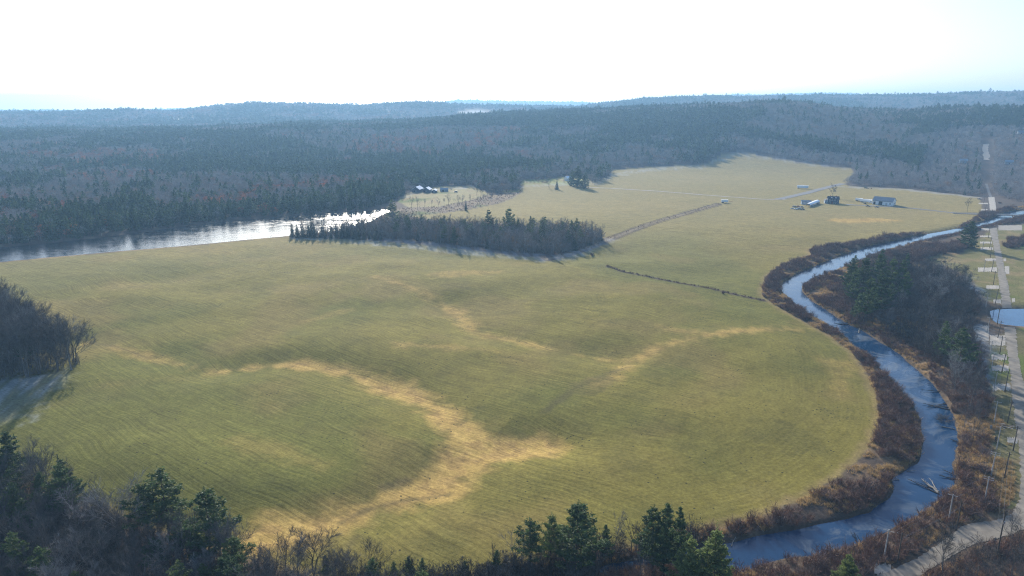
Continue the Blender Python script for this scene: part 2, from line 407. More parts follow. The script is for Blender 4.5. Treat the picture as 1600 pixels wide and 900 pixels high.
def surface(x, y):
    x = np.asarray(x, float); y = np.asarray(y, float)
    z = land(x, y)
    d = np.hypot(x, y)
    near = 1 - sstep(500, 900, d)
    und = (fbm(x + 15, y, 95, 2) - .5) * 5.5 + (fbm(x - 777, y + 31, 190, 1) - .5) * 5.0 + (fbm(x - 400, y + 90, 38, 2) - .5) * 2.2
    fld = sstep(0, 35, -sdf(x, y, FIELD, 200))
    z = z + und * fld * (.25 + .75 * near)
    m = d < 700
    dep = np.zeros_like(z)
    if m.any():
        for pts, w, s in SWALES[:4]:
            q = seg_dist(x[m], y[m], pts)
            dep[m] = np.maximum(dep[m], s * np.exp(-(q / 17.0) ** 2))
    z = z - 3.2 * dep * fld
    s, r, p = water_sdf(x, y)
    wob = (fbm(x, y, 9, 2) - .5) * 2.2
    w = np.minimum(np.minimum(s, r), p) + wob * (np.abs(np.minimum(s, r)) < 12)
    f = np.clip(w / 7.0, 0, 1) ** .6
    z = np.where(w < 0, np.maximum(ZW + .35 * w, ZW - 1.2), np.where(w < 7, ZW + (z - ZW) * f, z))
    return z
# the sheet: a fan of rings, finer near the place the photograph was taken from
rad = [55.0]
while rad[-1] < 12300:
    d = rad[-1]
    rad.append(d + min(max(.9, d * d / 128000. * 1.7), 70.0))
rad = np.array(rad)
az = np.concatenate([np.linspace(-75, -42, 40, endpoint=False), np.linspace(-42, 42, 640, endpoint=False), np.linspace(42, 75, 41)]) * math.pi / 180
AZ, RD = np.meshgrid(az, rad)
TX, TY = RD * np.sin(AZ), RD * np.cos(AZ)
fx, fy = TX.ravel(), TY.ravel()
TZ = surface(fx, fy).reshape(TX.shape)
def ground(x, y):
    """height of the built sheet at x, y"""
    x = np.asarray(x, float); y = np.asarray(y, float)
    d = np.clip(np.hypot(x, y), rad[0], rad[-1] - 1); a = np.clip(np.arctan2(x, y), az[0], az[-1] - 1e-6)
    i = np.clip(np.searchsorted(rad, d, side='right') - 1, 0, len(rad) - 2)
    j = np.clip(np.searchsorted(az, a, side='right') - 1, 0, len(az) - 2)
    s = (d - rad[i]) / (rad[i + 1] - rad[i]); t = (a - az[j]) / (az[j + 1] - az[j])
    return (TZ[i, j] * (1 - s) + TZ[i + 1, j] * s) * (1 - t) + (TZ[i, j + 1] * (1 - s) + TZ[i + 1, j + 1] * s) * t
def at(u, v):
    x, y = G(u, v); 
    for _ in range(3):
        x, y = G(u, v, float(ground(x, y)))
    return (x, y, float(ground(x, y)))

# ---- what grows where: albedo of the ground itself
def mixc(a, b, t): return a + (np.asarray(b) - a) * np.asarray(t)[..., None]
dist = np.hypot(fx, fy)
fs = sdf(fx, fy, FIELD, 200)
n1 = fbm(fx, fy, 120, 4); n2 = fbm(fx + 900, fy, 14, 3); n3 = fbm(fx, fy + 500, 45, 3); n4 = fbm(fx + 77, fy + 5, 4, 2)
infield = sstep(-1.2, 1.2, -(fs + (n4 - .5) * 3))
litter = mixc(np.tile([.105, .078, .058], (len(fx), 1)), [.21, .145, .085], sstep(.48, .66, n2))
litter = mixc(litter, [.075, .060, .050], sstep(.5, .7, n4) * .6)
forest = mixc(np.tile([.085, .070, .058], (len(fx), 1)), [.13, .10, .08], n3)
col = mixc(litter, forest, sstep(650, 900, dist))
green = mixc(np.tile([.174, .146, .035], (len(fx), 1)), [.126, .122, .029], sstep(.38, .66, n1))
green = mixc(green, [.190, .140, .046], sstep(.50, .72, n3) * .55)
green = mixc(green, [.092, .086, .028], sstep(.52, .75, n2) * .28)
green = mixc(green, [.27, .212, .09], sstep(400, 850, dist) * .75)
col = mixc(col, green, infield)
tan_m = np.zeros(len(fx)); dark_m = np.zeros(len(fx))
nm = dist < 1000
for pts, w, s in SWALES:
    q = seg_dist(fx[nm], fy[nm], pts, w) + (n2[nm] - .5) * 13 + (n4[nm] - .5) * 7 + (n3[nm] - .5) * 8
    tan_m[nm] = np.maximum(tan_m[nm], s * sstep(5.5, -5.5, q))
for pts, w, s in DARKS:
    q = seg_dist(fx[nm], fy[nm], pts, w) + (n4[nm] - .5) * 3
    dark_m[nm] = np.maximum(dark_m[nm], s * sstep(1.5, -1.5, q))
tan_c = mixc(np.tile([.47, .31, .10], (len(fx), 1)), [.31, .205, .072], sstep(.4, .65, n4))
col = mixc(col, tan_c, tan_m * infield * (.72 + .28 * sstep(.35, .55, n4)))
col = mixc(col, [.085, .070, .035], dark_m * infield)
edge = sstep(-4.5, -.5, fs + (n4 - .5) * 3) * infield * (dist < 700)
col = mixc(col, [.25, .18, .085], edge * .6)
dd = seg_dist(fx[nm], fy[nm], DITCH) + (n4[nm] - .5) * 3
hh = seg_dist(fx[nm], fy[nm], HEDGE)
t = np.zeros(len(fx)); t[nm] = sstep(2.4, .8, dd); col = mixc(col, [.10, .072, .05], t)
t = np.zeros(len(fx)); t[nm] = sstep(6.5, 4, hh + (n2[nm] - .5) * 6); col = mixc(col, [.175, .13, .075], t)
t = np.zeros(len(fx)); t[nm] = sstep(2.8, 1.0, hh + (n2[nm] - .5) * 3); col = mixc(col, [.22, .19, .14], t * .5)
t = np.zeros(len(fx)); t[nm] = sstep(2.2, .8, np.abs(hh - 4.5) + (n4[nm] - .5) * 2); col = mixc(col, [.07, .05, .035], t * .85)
for poly, c in ((MARSH, [.19, .145, .10]), (CLEARING, [.27, .23, .11]), (TRELLIS, [.24, .24, .08]), (GRASS_R, [.165, .150, .062]), (GRASS_S, [.14, .125, .06])):
    q = sdf(fx, fy, poly)
    base = mixc(np.tile(c, (len(fx), 1)), [.11, .135, .035], sstep(.5, .64, n3))
    base = mixc(base, [.26, .19, .10], sstep(.55, .7, n2) * .7)
    col = mixc(col, base, sstep(1.5, -1.5, q + (n4 - .5) * 4))
ws = np.minimum(np.minimum(sdf(fx, fy, STREAM), sdf(fx, fy, RIVER)), sdf(fx, fy, POND))
col = mixc(col, [.07, .055, .042], sstep(1.6, .2, ws) * .8)
frost = np.zeros(len(fx))
for k, poly in enumerate(FROST):
    q = sdf(fx, fy, poly)
    frost = np.maximum(frost, sstep(2.5, -5, q + (n2 - .5) * 16 + (n4 - .5) * 10) * (.55, .36, .3, .35, .5, .5, .35)[k])
frost = frost * (ws > 1)
sa, ca_ = math.sin(SUN_AZ), math.cos(SUN_AZ)
stk = fbm((fx * ca_ - fy * sa) * 1.0, (fx * sa + fy * ca_) * .11, 3.2, 3)      # frost broken by painted streaks of trunk shade and sun
col = mixc(col, [.36, .39, .42], frost * (.3 + .7 * sstep(.42, .6, stk)))
# far clearings in the woods
for u, v, ru, rv, c in ((285, 183, 9, 3, [.34, .29, .17]), (742, 174.5, 26, 2.6, [.36, .35, .32])):
    # on the slope they lie on: found along the ray over the built sheet
    dx, uy = (u - 800) / FPX, (450 - v) / FPX
    dirv = np.array([dx, CP + uy * SP, -SP + uy * CP]); tt = np.arange(900, 6000, 4.0)
    zz = CAM_H + dirv[2] * tt - ground(dirv[0] * tt, dirv[1] * tt)
    k = np.argmax(zz < 8)
    if k:
        cx, cyy = dirv[0] * tt[k], dirv[1] * tt[k]; s = tt[k] / FPX
        FARCLEAR = globals().setdefault("FARCLEAR", []); FARCLEAR.append((cx, cyy, ru * s * 1.1, 280.0))
        q = np.hypot((fx - cx) / (ru * s), (fy - cyy) / 130.0)
        col = mixc(col, c, sstep(1.1, .9, q))
        print("clearing", u, cx, cyy)

# rows left by the mower: distance from the stream bend on one side, straight lines on the other
lin = (fx * .57 + fy * .82)
bend = np.hypot(fx - G(1080, 640)[0], fy - G(1080, 640)[1])
k = sstep(-20, 40, fx - G(950, 700)[0]) * sstep(430, 330, dist) * sstep(75, 30, -fs)
rows_attr = np.where(infield > .2, lin, 0)
rows_b = bend

nr, nc = TX.shape
idx = np.arange(nr * nc).reshape(nr, nc)
quads = np.stack([idx[:-1, :-1], idx[:-1, 1:], idx[1:, 1:], idx[1:, :-1]], -1).reshape(-1, 4)
me = bpy.data.meshes.new("ground")
me.vertices.add(nr * nc); me.vertices.foreach_set("co", np.stack([fx, fy, TZ.ravel()], 1).astype(np.float32).ravel())
me.loops.add(quads.size); me.loops.foreach_set("vertex_index", quads[:, ::-1].astype(np.int32).ravel())
me.polygons.add(len(quads)); me.polygons.foreach_set("loop_start", (np.arange(len(quads)) * 4).astype(np.int32))
me.polygons.foreach_set("use_smooth", np.ones(len(quads), bool))
me.update()
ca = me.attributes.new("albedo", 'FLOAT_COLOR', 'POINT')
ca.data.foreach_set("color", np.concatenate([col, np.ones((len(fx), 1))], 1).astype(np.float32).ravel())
for nme, arr in (("field", infield * (1 - frost)), ("rowmix", k), ("edgedist", np.clip(-fs, -5, 200))):
    a = me.attributes.new(nme, 'FLOAT', 'POINT'); a.data.foreach_set("value", np.asarray(arr, dtype=np.float32))
gm, nt, p = new_mat("ground_soil_and_grass")
at_c = N(nt, "ShaderNodeAttribute", attribute_name="albedo")
at_f = N(nt, "ShaderNodeAttribute", attribute_name="field")
at_k = N(nt, "ShaderNodeAttribute", attribute_name="rowmix")
tc = N(nt, "ShaderNodeTexCoord")
def noise(scale, detail=4.0, vec=None, rough=.6):
    n = N(nt, "ShaderNodeTexNoise", i_Scale=scale, i_Detail=detail, i_Roughness=rough)
    nt.links.new(vec if vec else tc.outputs["Object"], n.inputs["Vector"]); return n
def math_n(op, a, b=None, c=None):
    n = N(nt, "ShaderNodeMath", operation=op)
    for i, v in enumerate((a, b, c)):
        if v is None: continue
        if isinstance(v, (int, float)): n.inputs[i].default_value = v
        else: nt.links.new(v, n.inputs[i])
    return n.outputs[0]
def mrange(v, a, b, c, d):
    n = N(nt, "ShaderNodeMapRange")
    nt.links.new(v, n.inputs[0])
    for i, q in enumerate((a, b, c, d)): n.inputs[i + 1].default_value = q
    return n.outputs[0]
nA, nB, nC = noise(.9, 5), noise(.16, 4), noise(3.0, 4)
# streaks along the mown rows: noise squeezed across the row direction
def dotv(v):
    n = N(nt, "ShaderNodeVectorMath", operation='DOT_PRODUCT'); nt.links.new(tc.outputs["Object"], n.inputs[0]); n.inputs[1].default_value = v; return n.outputs["Value"]
wob = math_n('MULTIPLY', math_n('SUBTRACT', noise(.012, 2).outputs['Fac'], .5), 24.0)
cA = N(nt, "ShaderNodeCombineXYZ")
nt.links.new(math_n('MULTIPLY', dotv((.82, -.57, 0)), .03), cA.inputs[0]); nt.links.new(math_n('ADD', math_n('MULTIPLY', dotv((.57, .82, 0)), .95), wob), cA.inputs[1])
sA = noise(1.0, 4, cA.outputs[0])
sep = N(nt, "ShaderNodeSeparateXYZ"); nt.links.new(tc.outputs["Object"], sep.inputs[0])
cx0, cy0 = G(1040, 620)
ex = math_n('SUBTRACT', sep.outputs[0], cx0); ey = math_n('SUBTRACT', sep.outputs[1], cy0)
at_e = N(nt, "ShaderNodeAttribute", attribute_name="edgedist"); rr = at_e.outputs["Fac"]
an = math_n('ARCTAN2', ey, ex)
cmb = N(nt, "ShaderNodeCombineXYZ")
wrp = math_n('MULTIPLY', math_n('SUBTRACT', noise(.03, 2).outputs['Fac'], .5), 5.0)
nt.links.new(math_n('MULTIPLY', math_n('ADD', rr, wrp), .8), cmb.inputs[0]); nt.links.new(math_n('MULTIPLY', an, 2.6), cmb.inputs[1])
sB = noise(1.0, 4, cmb.outputs[0])
sBw = math_n('ADD', math_n('MULTIPLY', sB.outputs['Fac'], .5), .25)
mixS = N(nt, "ShaderNodeMix"); nt.links.new(at_k.outputs["Fac"], mixS.inputs[0]); nt.links.new(sA.outputs["Fac"], mixS.inputs[2]); nt.links.new(sBw, mixS.inputs[3])
streak = mrange(mixS.outputs[0], .33, .67, .77, 1.23)
streak = math_n('ADD', math_n('MULTIPLY', math_n('SUBTRACT', streak, 1.0), at_f.outputs["Fac"]), 1.0)
mott = math_n('MULTIPLY', mrange(nA.outputs["Fac"], .3, .7, .74, 1.26), mrange(nB.outputs["Fac"], .3, .7, .86, 1.14))
mott = math_n('MULTIPLY', mott, mrange(nC.outputs["Fac"], .3, .7, .85, 1.15))
tot = math_n('MULTIPLY', mott, streak)
vm = N(nt, "ShaderNodeVectorMath", operation='SCALE')
nt.links.new(at_c.outputs["Color"], vm.inputs[0]); nt.links.new(tot, vm.inputs["Scale"])
# scattered dark clods and tufts
vo = N(nt, "ShaderNodeTexVoronoi", i_Scale=.42); nt.links.new(tc.outputs["Object"], vo.inputs["Vector"])
clod = math_n('MULTIPLY', math_n('LESS_THAN', vo.outputs["Distance"], .15), math_n('GREATER_THAN', noise(.05, 3).outputs["Fac"], .56))
mxc = N(nt, "ShaderNodeMix", data_type='RGBA'); nt.links.new(clod, mxc.inputs[0]); nt.links.new(vm.outputs[0], mxc.inputs[6]); mxc.inputs[7].default_value = (.045, .04, .02, 1)
nt.links.new(mxc.outputs[2], p.inputs["Base Color"])
p.inputs["Roughness"].default_value = .95; p.inputs["Specular IOR Level"].default_value = .03
bmp = N(nt, "ShaderNodeBump", i_Strength=.55, i_Distance=.35)
hsum = math_n('ADD', math_n('MULTIPLY', nA.outputs["Fac"], .6), math_n('ADD', math_n('MULTIPLY', nC.outputs["Fac"], .3), math_n('MULTIPLY', math_n('MULTIPLY', mixS.outputs[0], at_f.outputs["Fac"]), .8)))
nt.links.new(hsum, bmp.inputs["Height"]); nt.links.new(bmp.outputs[0], p.inputs["Normal"])
me.materials.append(gm)
go = bpy.data.objects.new("ground", me); scene.collection.objects.link(go)
tag(go, "rolling valley floor of mown green and tan hay meadow rising to wooded hills", kind="structure")

# ---------------------------------------------------------------- water
def water_mat(name, base, rough, scale, strength, ice=0.0, stretch=(1, 1, 1), rot=0.0, rough_var=0.0):
    m, nt, p = new_mat(name)
    tc = N(nt, "ShaderNodeTexCoord"); mp = N(nt, "ShaderNodeMapping")
    mp.inputs["Scale"].default_value = stretch; mp.inputs["Rotation"].default_value = (0, 0, rot)
    nt.links.new(tc.outputs["Object"], mp.inputs[0])
    nz = N(nt, "ShaderNodeTexNoise", i_Scale=scale, i_Detail=4.0, i_Roughness=.55); nt.links.new(mp.outputs[0], nz.inputs["Vector"])
    b = N(nt, "ShaderNodeBump", i_Strength=strength, i_Distance=.25)
    nt.links.new(nz.outputs["Fac"], b.inputs["Height"]); nt.links.new(b.outputs[0], p.inputs["Normal"])
    p.inputs["Base Color"].default_value = base + (1,); p.inputs["Roughness"].default_value = rough
    p.inputs["IOR"].default_value = 1.333; p.inputs["Specular IOR Level"].default_value = .5
    big = N(nt, "ShaderNodeTexNoise", i_Scale=.055, i_Detail=6.0, i_Roughness=.7, i_Distortion=1.5); nt.links.new(mp.outputs[0], big.inputs["Vector"])
    if rough_var:
        mr = N(nt, "ShaderNodeMapRange"); nt.links.new(big.outputs["Fac"], mr.inputs[0])
        mr.inputs[1].default_value = .4; mr.inputs[2].default_value = .6; mr.inputs[3].default_value = rough; mr.inputs[4].default_value = rough + rough_var
        nt.links.new(mr.outputs[0], p.inputs["Roughness"])
    if ice:
        cr = N(nt, "ShaderNodeValToRGB"); e = cr.color_ramp.elements
        e[0].position = .50; e[0].color = base + (1,); e[1].position = .68; e[1].color = (ice, ice * 1.2, ice * 1.45, 1)
        nt.links.new(big.outputs["Fac"], cr.inputs[0]); nt.links.new(cr.outputs[0], p.inputs["Base Color"])
    return m
def sheet(name, left, right, z, mat, label, margin=3.0, n=200):
    def res(l):
        s = np.concatenate([[0], np.cumsum(np.hypot(*np.diff(l, axis=0).T))]); q = np.linspace(0, s[-1], n)
        return np.stack([np.interp(q, s, l[:, 0]), np.interp(q, s, l[:, 1])], 1)
    # pair the banks by nearest point so that the strips never cross in the bends
    a = res(left); b = res(right)
    c = (b - a); c /= np.maximum(np.linalg.norm(c, axis=1, keepdims=True), 1e-6)
    a = a - c * margin; b = b + c * margin
    vs = [(x, y, z) for x, y in a] + [(x, y, z) for x, y in b]
    fs = [(i, n + i, n + i + 1, i + 1) for i in range(n - 1)]
    o = mesh_obj(name, vs, fs, mat)
    return tag(o, label, kind="structure")
M["stream"] = water_mat("stream_water", (.008, .036, .09), .04, .9, .10, ice=.10, rough_var=.09)
M["river"] = water_mat("river_water", (.014, .020, .028), .06, .42, 1.0, stretch=(.45, 1.0, 1), rot=.25, rough_var=.2)
M["pond"] = water_mat("pond_water", (.03, .085, .17), .05, .8, .05)
sheet("stream", stream_l, stream_r, ZW, M["stream"], "narrow blue stream bending round the meadow, partly skimmed with ice")
sheet("river", smooth_line(GP(RIV_N, ZW), 1), smooth_line(GP(RIV_F, ZW), 1), ZW, M["river"], "wide rippled river glittering in the low sun below the wooded bank", margin=6)
pc = POND.mean(0)
pv = [tuple(pc + (q - pc) * 1.02) + (ZW,) for q in POND]
tag(mesh_obj("pond", [tuple(pc) + (ZW,)] + pv, [(0, i + 1, (i + 1) % len(pv) + 1) for i in range(len(pv))], M["pond"]), "small blue pond lying across the gravel road", kind="structure")

# ---------------------------------------------------------------- roads and pads
def ribbon(name, a, b, mat, label, lift=.07, n=120, cross=4, rag=.35):
    def res(l):
        s = np.concatenate([[0], np.cumsum(np.hypot(*np.diff(l, axis=0).T))]); q = np.linspace(0, s[-1], n)
        return np.stack([np.interp(q, s, l[:, 0]), np.interp(q, s, l[:, 1])], 1)
    a, b = res(np.asarray(a)), res(np.asarray(b)); vs = []
    wd = np.maximum(np.linalg.norm(b - a, axis=1, keepdims=True), .1); un = (b - a) / wd; rg = np.minimum(rag, wd * .12)
    a = a + un * rng.normal(size=(n, 1)) * rg; b = b + un * rng.normal(size=(n, 1)) * rg
    for i in range(n):
        for j in range(cross + 1):
            q = a[i] + (b[i] - a[i]) * j / cross
            vs.append((q[0], q[1], float(ground(q[0], q[1])) + lift + (0.03 if 0 < j < cross else 0)))
    w = cross + 1
    fs = [(i * w + j, i * w + j + 1, (i + 1) * w + j + 1, (i + 1) * w + j) for i in range(n - 1) for j in range(cross)]
    return tag(mesh_obj(name, vs, fs, mat, smooth=True), label, kind="structure")
def line_road(name, px, half, mat, label, lift=.12, n=160):
    l = smooth_line(GP(px), 2); t = np.gradient(l, axis=0); t /= np.linalg.norm(t, axis=1, keepdims=True)
    nrm = np.stack([-t[:, 1], t[:, 0]], 1)
    return ribbon(name, l + nrm * half, l - nrm * half, mat, label, lift, n, 2)
ribbon("road", GP([(1530, 259), (1531, 263), (1534, 268)]), GP([(1539, 259), (1541, 263), (1544, 268)]), M["dirt_road"], "pale sandy clearing at the far end of the woodland cut", .12, 14, 4, 2.5)
line_road("road", [(1541, 288), (1545, 300), (1548, 308)], 1.6, M["asphalt"], "narrow track through the shaded woodland cut", .2)
ribbon("road", GP([(1544, 308), (1546, 320), (1547, 331)]), GP([(1554, 308), (1556, 320), (1557, 331)]), M["concrete"], "pale road between the woodland cut and the bridge", .12)
ribbon("road", ROAD_R[1][0], ROAD_R[1][1], M["road_concrete"], "pale concrete road between the bridge and the pond")
ribbon("road", ROAD_R[2][0], ROAD_R[2][1], M["road_concrete"], "pale concrete road leaving the pond towards the viewer")
ribbon("road", ROAD_R[3][0], ROAD_R[3][1], M["road_concrete"], "broad cracked concrete road turning at the lower right corner", .09)
line_road("road", [(905, 292), (1000, 297), (1100, 304.5), (1160, 309), (1200, 311.5), (1228, 311)], 2.6, M["dirt_road"], "pale farm track crossing the far meadow", .2)
line_road("road", [(1215, 311), (1240, 306), (1275, 297.5), (1300, 291), (1318, 287)], 5.5, M["asphalt"], "grey road slanting up to the far treeline past the parked trailer", .22)
line_road("road", [(1308, 292), (1340, 293.5), (1400, 295.5), (1460, 301), (1535, 310)], 2.2, M["dirt_road"], "frosty track along the foot of the bare trees", .2)
line_road("road", [(1322, 319), (1350, 321), (1400, 323), (1440, 326.5), (1490, 332.5), (1530, 335.5)], 3.0, M["asphalt"], "grey lane from the barn to the bridge", .2)
PADS = [((1533, 1547), (356, 360)), ((1531, 1549), (368, 370.5)), ((1531, 1550), (377.5, 380.5)), ((1532, 1552), (386.5, 390.5)), ((1539, 1556), (404, 408)), ((1528, 1558), (418, 424.5)), ((1541, 1561), (446, 451.5)),
        ((1552, 1564), (468, 474)), ((1570, 1577), (416, 428)), ((1581, 1586), (466, 472)), ((1568, 1572), (404, 408)), ((1549, 1573), (554, 562)), ((1550, 1576), (571, 580)), ((1551, 1579), (600, 610)), ((1521, 1545), (509, 533)),
        ((1547, 1571), (524, 540)), ((1574, 1590), (684, 692)), ((1366, 1392), (882, 897)), ((1560, 1597), (352, 360)), ((1529, 1544), (317, 319)), ((1533, 1543), (327, 330))]
PAD_N = ["beside the bridge end of the road", "second from the bridge", "third from the bridge", "fourth from the bridge", "alone on the grass", "widest and brightest on the grass", "in the drier grass", "at the water edge above the pond",
         "on the right verge opposite the wide pad", "small one right of the road above the pond", "smallest one on the right verge", "just below the shaded lot", "middle one of three below the pond", "lowest of three below the pond, brightest",
         "large shaded lot beside the bare wood", "long one just below the pond", "small one beside the debris pile", "tilted slab at the low end of the road", "side lane joining the road by the bridge", "short one beyond the bridge", "short one just before the bridge"]
for (us, vv), nm_ in zip(PADS, PAD_N):
    a = [G(us[0], vv[0]), G(us[1], vv[0])]; b = [G(us[0], vv[1]), G(us[1], vv[1])]
    ribbon("concrete_pad", a, b, M["dirt_road"] if us[0] == 1560 else M["concrete"], "pale concrete pad, " + nm_, .05, 26, 3, .8)
# ---------------------------------------------------------------- plants
def quads_mesh(Q, tri=False):
    """array (n, k, 3) of separate polygons -> verts, faces"""
    n, k = Q.shape[:2]
    return Q.reshape(-1, 3), np.arange(n * k).reshape(n, k)
class Arr:
    """collects polygons by corner count with a material index"""
    def __init__(s): s.V = []; s.F = []; s.n = 0; s.m = []
    def polys(s, Q, mi=0):
        Q = np.asarray(Q, float)
        if not len(Q): return
        n, k = Q.shape[:2]
        s.V.append(Q.reshape(-1, 3)); f = (np.arange(n * k) + s.n).reshape(n, k); s.F += [tuple(x) for x in f]; s.m += [mi] * n; s.n += n * k
    def tube(s, pts, rs, n=5, mi=0):
        pts = np.asarray(pts, float); k = len(pts)
        t = np.gradient(pts, axis=0); t /= np.maximum(np.linalg.norm(t, axis=1, keepdims=True), 1e-9)
        a = np.cross(t, [0.31, 0.17, .93]); bad = np.linalg.norm(a, axis=1) < .05
        a[bad] = np.cross(t[bad], [1, 0, 0]); a /= np.linalg.norm(a, axis=1, keepdims=True); b = np.cross(t, a)
        th = np.arange(n) * 2 * np.pi / n
        v = pts[:, None] + (a[:, None] * np.cos(th)[None, :, None] + b[:, None] * np.sin(th)[None, :, None]) * np.asarray(rs)[:, None, None]
        o = s.n; s.V.append(v.reshape(-1, 3)); s.n += k * n
        for i in range(k - 1):
            for j in range(n):
                s.F.append((o + i * n + j, o + i * n + (j + 1) % n, o + (i + 1) * n + (j + 1) % n, o + (i + 1) * n + j)); s.m.append(mi)
    def data(s): return (np.concatenate(s.V) if s.V else np.zeros((0, 3))), s.F, s.m
    def mesh(s, name, mats):
        v, f, m = s.data(); me = bpy.data.meshes.new(name); me.from_pydata(v.tolist(), [], f)
        for q in mats: me.materials.append(q)
        me.polygons.foreach_set("material_index", np.asarray(m, dtype=np.int32)); return me
def unit(v): return v / np.maximum(np.linalg.norm(v, axis=-1, keepdims=True), 1e-9)
def blades(P, D, L, W, g):
    """thin tapering strips from P along D"""
    P, D = np.asarray(P, float), unit(np.asarray(D, float)); L = np.broadcast_to(L, len(P)); W = np.broadcast_to(W, len(P))
    s = unit(np.cross(D, g.normal(size=P.shape))); q = P + D * L[:, None]
    return np.stack([P - s * W[:, None] * .5, P + s * W[:, None] * .5, q + s * W[:, None] * .18, q - s * W[:, None] * .18], 1)
def cards(P, size, g, flat=0.0, aspect=.5):
    """small leaf-sized quads with scattered facing"""
    n = len(P); a = g.normal(size=(n, 3)); a[:, 2] *= (1 - flat * .8); a = unit(a)
    b = unit(np.cross(a, g.normal(size=(n, 3)) + np.array([0, 0, 2.0 * flat])))
    sz = np.broadcast_to(size, n)[:, None]
    return np.stack([P - a * sz * .5 - b * sz * aspect * .25, P - a * sz * .1 + b * sz * aspect * .5, P + a * sz * .5 + b * sz * aspect * .2, P + a * sz * .1 - b * sz * aspect * .5], 1)

def bare_tree(seed, h, spread=.32, detail=1.0, tw=.055, stems=1, lean=0.0):
    """leafless broadleaf tree: a trunk that breaks into rising leaders, limbs and a round haze of twigs"""
    g = np.random.default_rng(seed); T = Arr(); C = Arr(); tips = []
    for st in range(stems):
        az0 = g.uniform(0, 6.28) + st * 6.28 / max(stems, 1); hh = h * g.uniform(.9, 1.0); n = 6; r0 = h * .0135 / (1 + .22 * (stems - 1))
        fork = hh * g.uniform(.34, .48); out = .12 if stems > 1 else .0
        zs = np.linspace(0, fork, n); wig = np.cumsum(g.normal(size=(n, 2)) * .008 * h, 0); wig -= wig[0]
        base = np.array([math.cos(az0), math.sin(az0)]) * .25 * (stems > 1)
        pts = np.column_stack([base[0] + wig[:, 0] + zs * (math.cos(az0) * out + lean), base[1] + wig[:, 1] + zs * math.sin(az0) * out, zs])
        rs = r0 * (1 - .45 * zs / fork); rs[0] *= 1.35
        T.tube(pts, rs, 7)
        nl = max(4, int(round(8 * detail ** .5 / stems ** .5)))
        for i in range(nl):
            f = 1.0 if i < 3 else g.uniform(.55, 1.0)
            p = np.array([np.interp(f * fork, zs, pts[:, k]) for k in range(3)]); r = np.interp(f * fork, zs, rs)
            a = i * 2.4 + g.uniform(-.5, .5); tilt = g.uniform(.12, .42) if i < 3 else g.uniform(.45, 1.0)
            top = hh * (g.uniform(.88, 1.0) if i < 3 else g.uniform(.62, .92))
            L = (top - p[2]) / max(math.cos(tilt * .75), .4); L = min(L, hh * .62)
            d = np.array([math.cos(a) * math.sin(tilt), math.sin(a) * math.sin(tilt), math.cos(tilt)]); d[:2] *= spread / .32; d = unit(d); m = 7
            q = [p]
            for k in range(m):
                d = unit(d + g.normal(size=3) * .13 + np.array([0, 0, .05])); q.append(q[-1] + d * L / m)
            q = np.array(q); rr = np.linspace(r * (.72 if i < 3 else .45), .02 * h / 20, m + 1)
            (T if i < 2 else C).tube(q, rr, 5)
            ns = int(round(10 * detail ** .5))
            for j in range(ns):
                ff = g.uniform(.18, 1.0); kk = min(int(ff * m), m - 1); pp = q[kk] + (q[kk + 1] - q[kk]) * (ff * m - kk)
                axis = unit(q[kk + 1] - q[kk]); sd = unit(np.cross(axis, g.normal(size=3)))
                dd = unit(axis * g.uniform(.5, 1.0) + sd * g.uniform(.5, .95) + np.array([0, 0, .18])); l2 = L * (.42 - .24 * ff) * g.uniform(.7, 1.25)
                q2 = np.array([pp, pp + dd * l2 * .5, pp + dd * l2 * .5 + unit(dd + g.normal(size=3) * .25 + np.array([0, 0, .15])) * l2 * .5])
                C.tube(q2, [rr[kk] * .45 + .008, rr[kk] * .25 + .008, .010], 3)
                tips.append((q2, l2))
            tips.append((q[-3:], L * .22))
    P, D, L = [], [], []
    nt_ = int(round(12 * detail))
    for q2, l2 in tips:
        for j in range(nt_):
            f = g.uniform(.15, 1.0); p = q2[0] + (q2[1] - q2[0]) * min(2 * f, 1) + (q2[2] - q2[1]) * max(2 * f - 1, 0)
            P.append(p); D.append(unit(q2[2] - q2[0]) + g.normal(size=3) * .55 + np.array([0, 0, .22])); L.append(min(l2, h * .12) * g.uniform(.35, .85))
    P, D, L = np.array(P), np.array(D), np.array(L)
    C.polys(blades(P, D, L, tw, g))
    k = len(P)
    q = P + unit(D) * (L * g.uniform(.3, .9, k))[:, None]
    C.polys(blades(q, D + g.normal(size=(k, 3)) * .6, L * .55, tw * .7, g))
    return T, C
